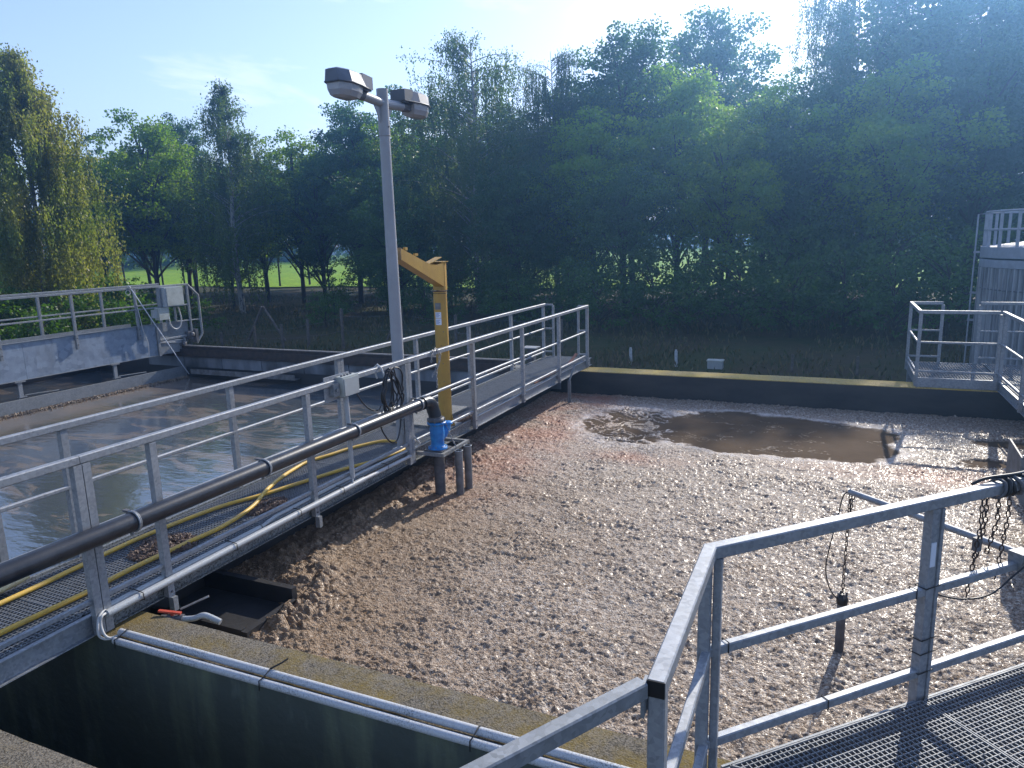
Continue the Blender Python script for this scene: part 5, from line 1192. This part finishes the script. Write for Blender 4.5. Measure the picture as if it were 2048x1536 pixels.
tree('maple2', 'maple_tree', 'lighter green tree filling the gap right of the middle birches', 'tree', -12.0, 36.8, 11.4, wide=.8)
tree('alder1', 'broadleaf_tree', 'big dark round-crowned tree with sky gaps right of centre', 'tree', -9.9, 38.6, 13.9, wide=1.0, rz=4.0)
tree('alder1', 'broadleaf_tree', 'dark tree with feathery top behind the right shoulder of the big round tree', 'tree', -7.6, 47.5, 16.4, wide=1.0, rz=2.5)
tree('maple1', 'maple_tree', 'lower maple with layered leaves in the dip left of the tall right-hand trees', 'tree', -3.2, 38.0, 10.3, wide=.85)
tree('birch1', 'birch_tree', 'tall weeping birch against the bright sky at the upper right', 'tree', .6, 43.5, 18.0, wide=.62, rz=1.1)
tree('alder1', 'broadleaf_tree', 'tall dark tree rising out of the photo right of the upper right birch', 'tree', 3.9, 45.5, 18.2, wide=1.1)
tree('alder2', 'broadleaf_tree', 'tall dark tree at the right edge above the corrugated tank', 'tree', 8.2, 45.0, 18.0, wide=1.25)
# second and third rows: the trees that close the wall of foliage
rows = [(-44, 24, 9, 'maple2'), (-41, 34, 9.5, 'alder1'), (-36.5, 33, 9, 'alder1'), (-33, 36, 8.5, 'alder1'), (-31.5, 31.5, 7.2, 'maple2'), (-27, 37.5, 9.5, 'alder1'), (-25.5, 32.2, 7.5, 'alder2'), (-22.6, 34.8, 9.8, 'maple2'),
        (-21, 31.6, 8.0, 'alder3'), (-19.5, 35.5, 10.2, 'alder3'), (-18.6, 29.2, 6.5, 'alder3'), (-17.5, 38.5, 10.8, 'alder1'), (-13.0, 30.0, 7.4, 'alder3'), (-10.4, 33.0, 9.2, 'maple2'), (-7.0, 35.5, 11.2, 'maple1'), (-5.2, 40.5, 10.8, 'alder1'),
        (-8.2, 30.4, 7.0, 'alder3'), (-4.4, 32.0, 8.6, 'maple2'), (-1.2, 34.0, 9.0, 'alder3'), (-.4, 38.5, 11.2, 'alder3'), (2.0, 35.0, 10.2, 'maple1'), (2.4, 40.0, 12.6, 'alder3'), (5.4, 37.5, 12.0, 'alder3'), (5.8, 41.0, 14.0, 'alder3'), (9.2, 36.5, 11.5, 'alder3'),
        (12.5, 40, 13.0, 'alder1'), (16, 36, 11.5, 'alder3'), (20, 41, 12.5, 'alder1'), (-11.4, 42.0, 12.0, 'alder1'), (-15.4, 43, 11.5, 'alder3'), (-2.0, 46.0, 10.5, 'alder3'), (24, 36, 11, 'alder2'), (-47, 18, 9, 'maple2'), (-52, 27, 10, 'alder1')]
lab_r = ['dark tree of the shaded wood behind the tanks']
for k, (x, y, H_, kd) in enumerate(rows):
    tree(kd, 'broadleaf_tree', place_label(x, y, H_, 'dark tree'), 'tree', x, y, H_, 'dark trees filling the shaded wood', wide=random.uniform(.9, 1.15))
# shrubs: sunlit at the left behind the bridge, dark at the wood's edge
for k, (x, y, H_) in enumerate([(-20.3, 13.2, 1.9), (-21.6, 15.0, 2.2), (-23.4, 12.4, 2.1), (-24.8, 14.6, 2.5), (-22.2, 17.6, 1.9), (-25.5, 18.8, 2.6), (-28, 15.5, 2.8), (-27.2, 21.5, 2.2), (-30.5, 19, 3.0), (-22.6, 20.2, 1.6), (-20.1, 10.6, 1.7), (-21.5, 8.8, 1.9), (-33, 23.5, 2.6), (-36, 20, 3.0), (-24, 10, 2.2), (-27, 11, 2.4)]):
    tree('bush1', 'shrub', '%s bright green shrub behind the bridge railing, %s' % ('tall' if H_ > 2.15 else 'low', 'at the left edge of the photo' if math.atan2(x, y) < R(-62) else ('nearer the middle of the railing' if math.atan2(x, y) < R(-56) else ('left of the control cabinet' if y < 18 else 'farther back under the birch'))), 'shrub', x, y, H_, 'bright green shrubs behind the bridge', wide=random.uniform(.9, 1.3))
for k, (x, y, H_) in enumerate([(-19.5, 24.5, 1.5), (-16.4, 27.5, 1.8), (-14.2, 25.2, 1.4), (-12.6, 27.8, 2.2), (-11, 25.6, 1.9), (-9.6, 27.2, 2.6), (-7.8, 25.4, 2.3), (-6.2, 27.2, 2.8), (-4.6, 25.6, 2.2), (-3, 27, 3.0), (-1.2, 25.4, 2.6), (.4, 26.8, 3.0), (1.8, 25.2, 2.6), (3.4, 26.6, 3.2), (4.8, 28.8, 3.4), (-5.4, 30.2, 3.4), (-1.8, 30, 3.6), (1.6, 30, 3.6), (-10.8, 31, 3.0), (-14.4, 29.6, 2.6), (9.5, 26.5, 3.2), (8.0, 30, 3.6), (-22.5, 29, 1.8)]):
    tree('bush2', 'shrub', place_label(x, y, H_, 'dark shrub'), 'shrub', x, y, H_, 'dark shrubs at the foot of the wood', wide=random.uniform(1.0, 1.4))
# slim dark trunks of young trees in front of the meadow gap
for k, (x, y, H_) in enumerate([(-54, 46, 10), (-51, 47, 10.5), (-49, 49, 10), (-46.5, 48.5, 10.5), (-44, 49.5, 10.5), (-42, 51, 11), (-39.5, 50, 11), (-37.5, 52, 11), (-35.2, 50.5, 11), (-33, 53, 11.5), (-57, 44, 10), (-30.5, 52, 11), (-28, 50, 11), (-25, 52, 11), (-60, 47, 10), (-22, 50, 11), (-47.5, 42.5, 8), (-41, 44.5, 8), (-36, 46, 8.5)]):
    tree('alder1', 'young_tree', 'slim dark tree against the sunlit meadow, %s' % ('left of the bridge cabinet' if math.atan2(x, y) < R(-46) else ('above the bridge wheel end' if math.atan2(x, y) < R(-41) else ('beside the pale slender birch trunk' if math.atan2(x, y) < R(-36.5) else ('between birch trunk and lamp post' if math.atan2(x, y) < R(-30) else 'behind the lamp post')))), 'tree', x, y, H_, 'slim dark trees before the meadow', wide=.62)
# far wood beyond the meadow: one mass
g = np.random.default_rng(77); n_ = 26000
az = g.uniform(R(-66), R(35), n_); d_ = g.uniform(128, 150, n_); top_ = 8+3.5*np.sin(az*37)+2*np.sin(az*91+1); z_ = GROUND+.5+top_*g.random(n_)**.7
C = np.stack([d_*np.sin(az), d_*np.cos(az), z_], 1); A = unit(g.normal(size=(n_, 3)))
me = leaves_mesh('far_wood', C, A, g.uniform(.5, 1.3, n_), g.uniform(.5, 1.0, n_), 'leaf_dark', g)
ob = bpy.data.objects.new('far_wood', me); col.objects.link(ob); tag(ob, 'distant wood beyond the bright meadow', 'wood', kind='stuff')
# undergrowth between wall and wood
n_ = 42000; x_ = g.uniform(-45, 14, n_); y_ = 14.3+g.random(n_)**1.3*26; dens = fbm(x_*.25, y_*.25, 3); keep = (dens+g.random(n_)*.8 > .15) & ~((x_ > -19.3) & (x_ < 3.6) & (y_ < 14.1)) & (np.hypot(x_-CX, y_-CY) > RT+.1)
x_, y_ = x_[keep], y_[keep]; n_ = len(x_); hgt = g.uniform(.06, .22, n_)*(1+.8*np.clip(dens[keep], 0, 1))
A = unit(np.stack([g.normal(0, .35, n_), g.normal(0, .35, n_), np.ones(n_)], 1)); C = np.stack([x_, y_, GROUND+hgt/2], 1)
t = NT('rough_grass_blades'); gg = t.n('ShaderNodeNewGeometry'); t.set(Base_Color=t.ramp(gg.outputs['Random Per Island'], .1, .9, (.05,.07,.018,1), (.16,.13,.06,1)), Roughness=.8); MAT['blades'] = t.m
me = leaves_mesh('undergrowth', C, A, hgt*1.1, .05, 'blades', g)
ob = bpy.data.objects.new('undergrowth', me); col.objects.link(ob); tag(ob, 'rough grass and dead stalks between the tank walls and the wood', 'grass', kind='stuff')

# ------------------------------------------------------------------ haze volume added to imitate the lens flare veil towards the sun
HAZE = True
if HAZE:
    hz_o = struct('haze', MB().bx(-480, 480, -330, 480, -3.5, 22), None, kind='stuff')
    hm = bpy.data.materials.new('flare_veil_haze'); hm.use_nodes = True; nt = hm.node_tree; nt.nodes.clear()
    po = nt.nodes.new('ShaderNodeOutputMaterial'); pv = nt.nodes.new('ShaderNodeVolumePrincipled')
    pv.inputs['Color'].default_value = (.24, .52, 1.0, 1); pv.inputs['Density'].default_value = .0039; pv.inputs['Anisotropy'].default_value = .80
    nt.links.new(pv.outputs[0], po.inputs['Volume']); hz_o.data.materials.append(hm); hz_o.display_type = 'WIRE'
    scene.cycles.volume_max_steps = 16
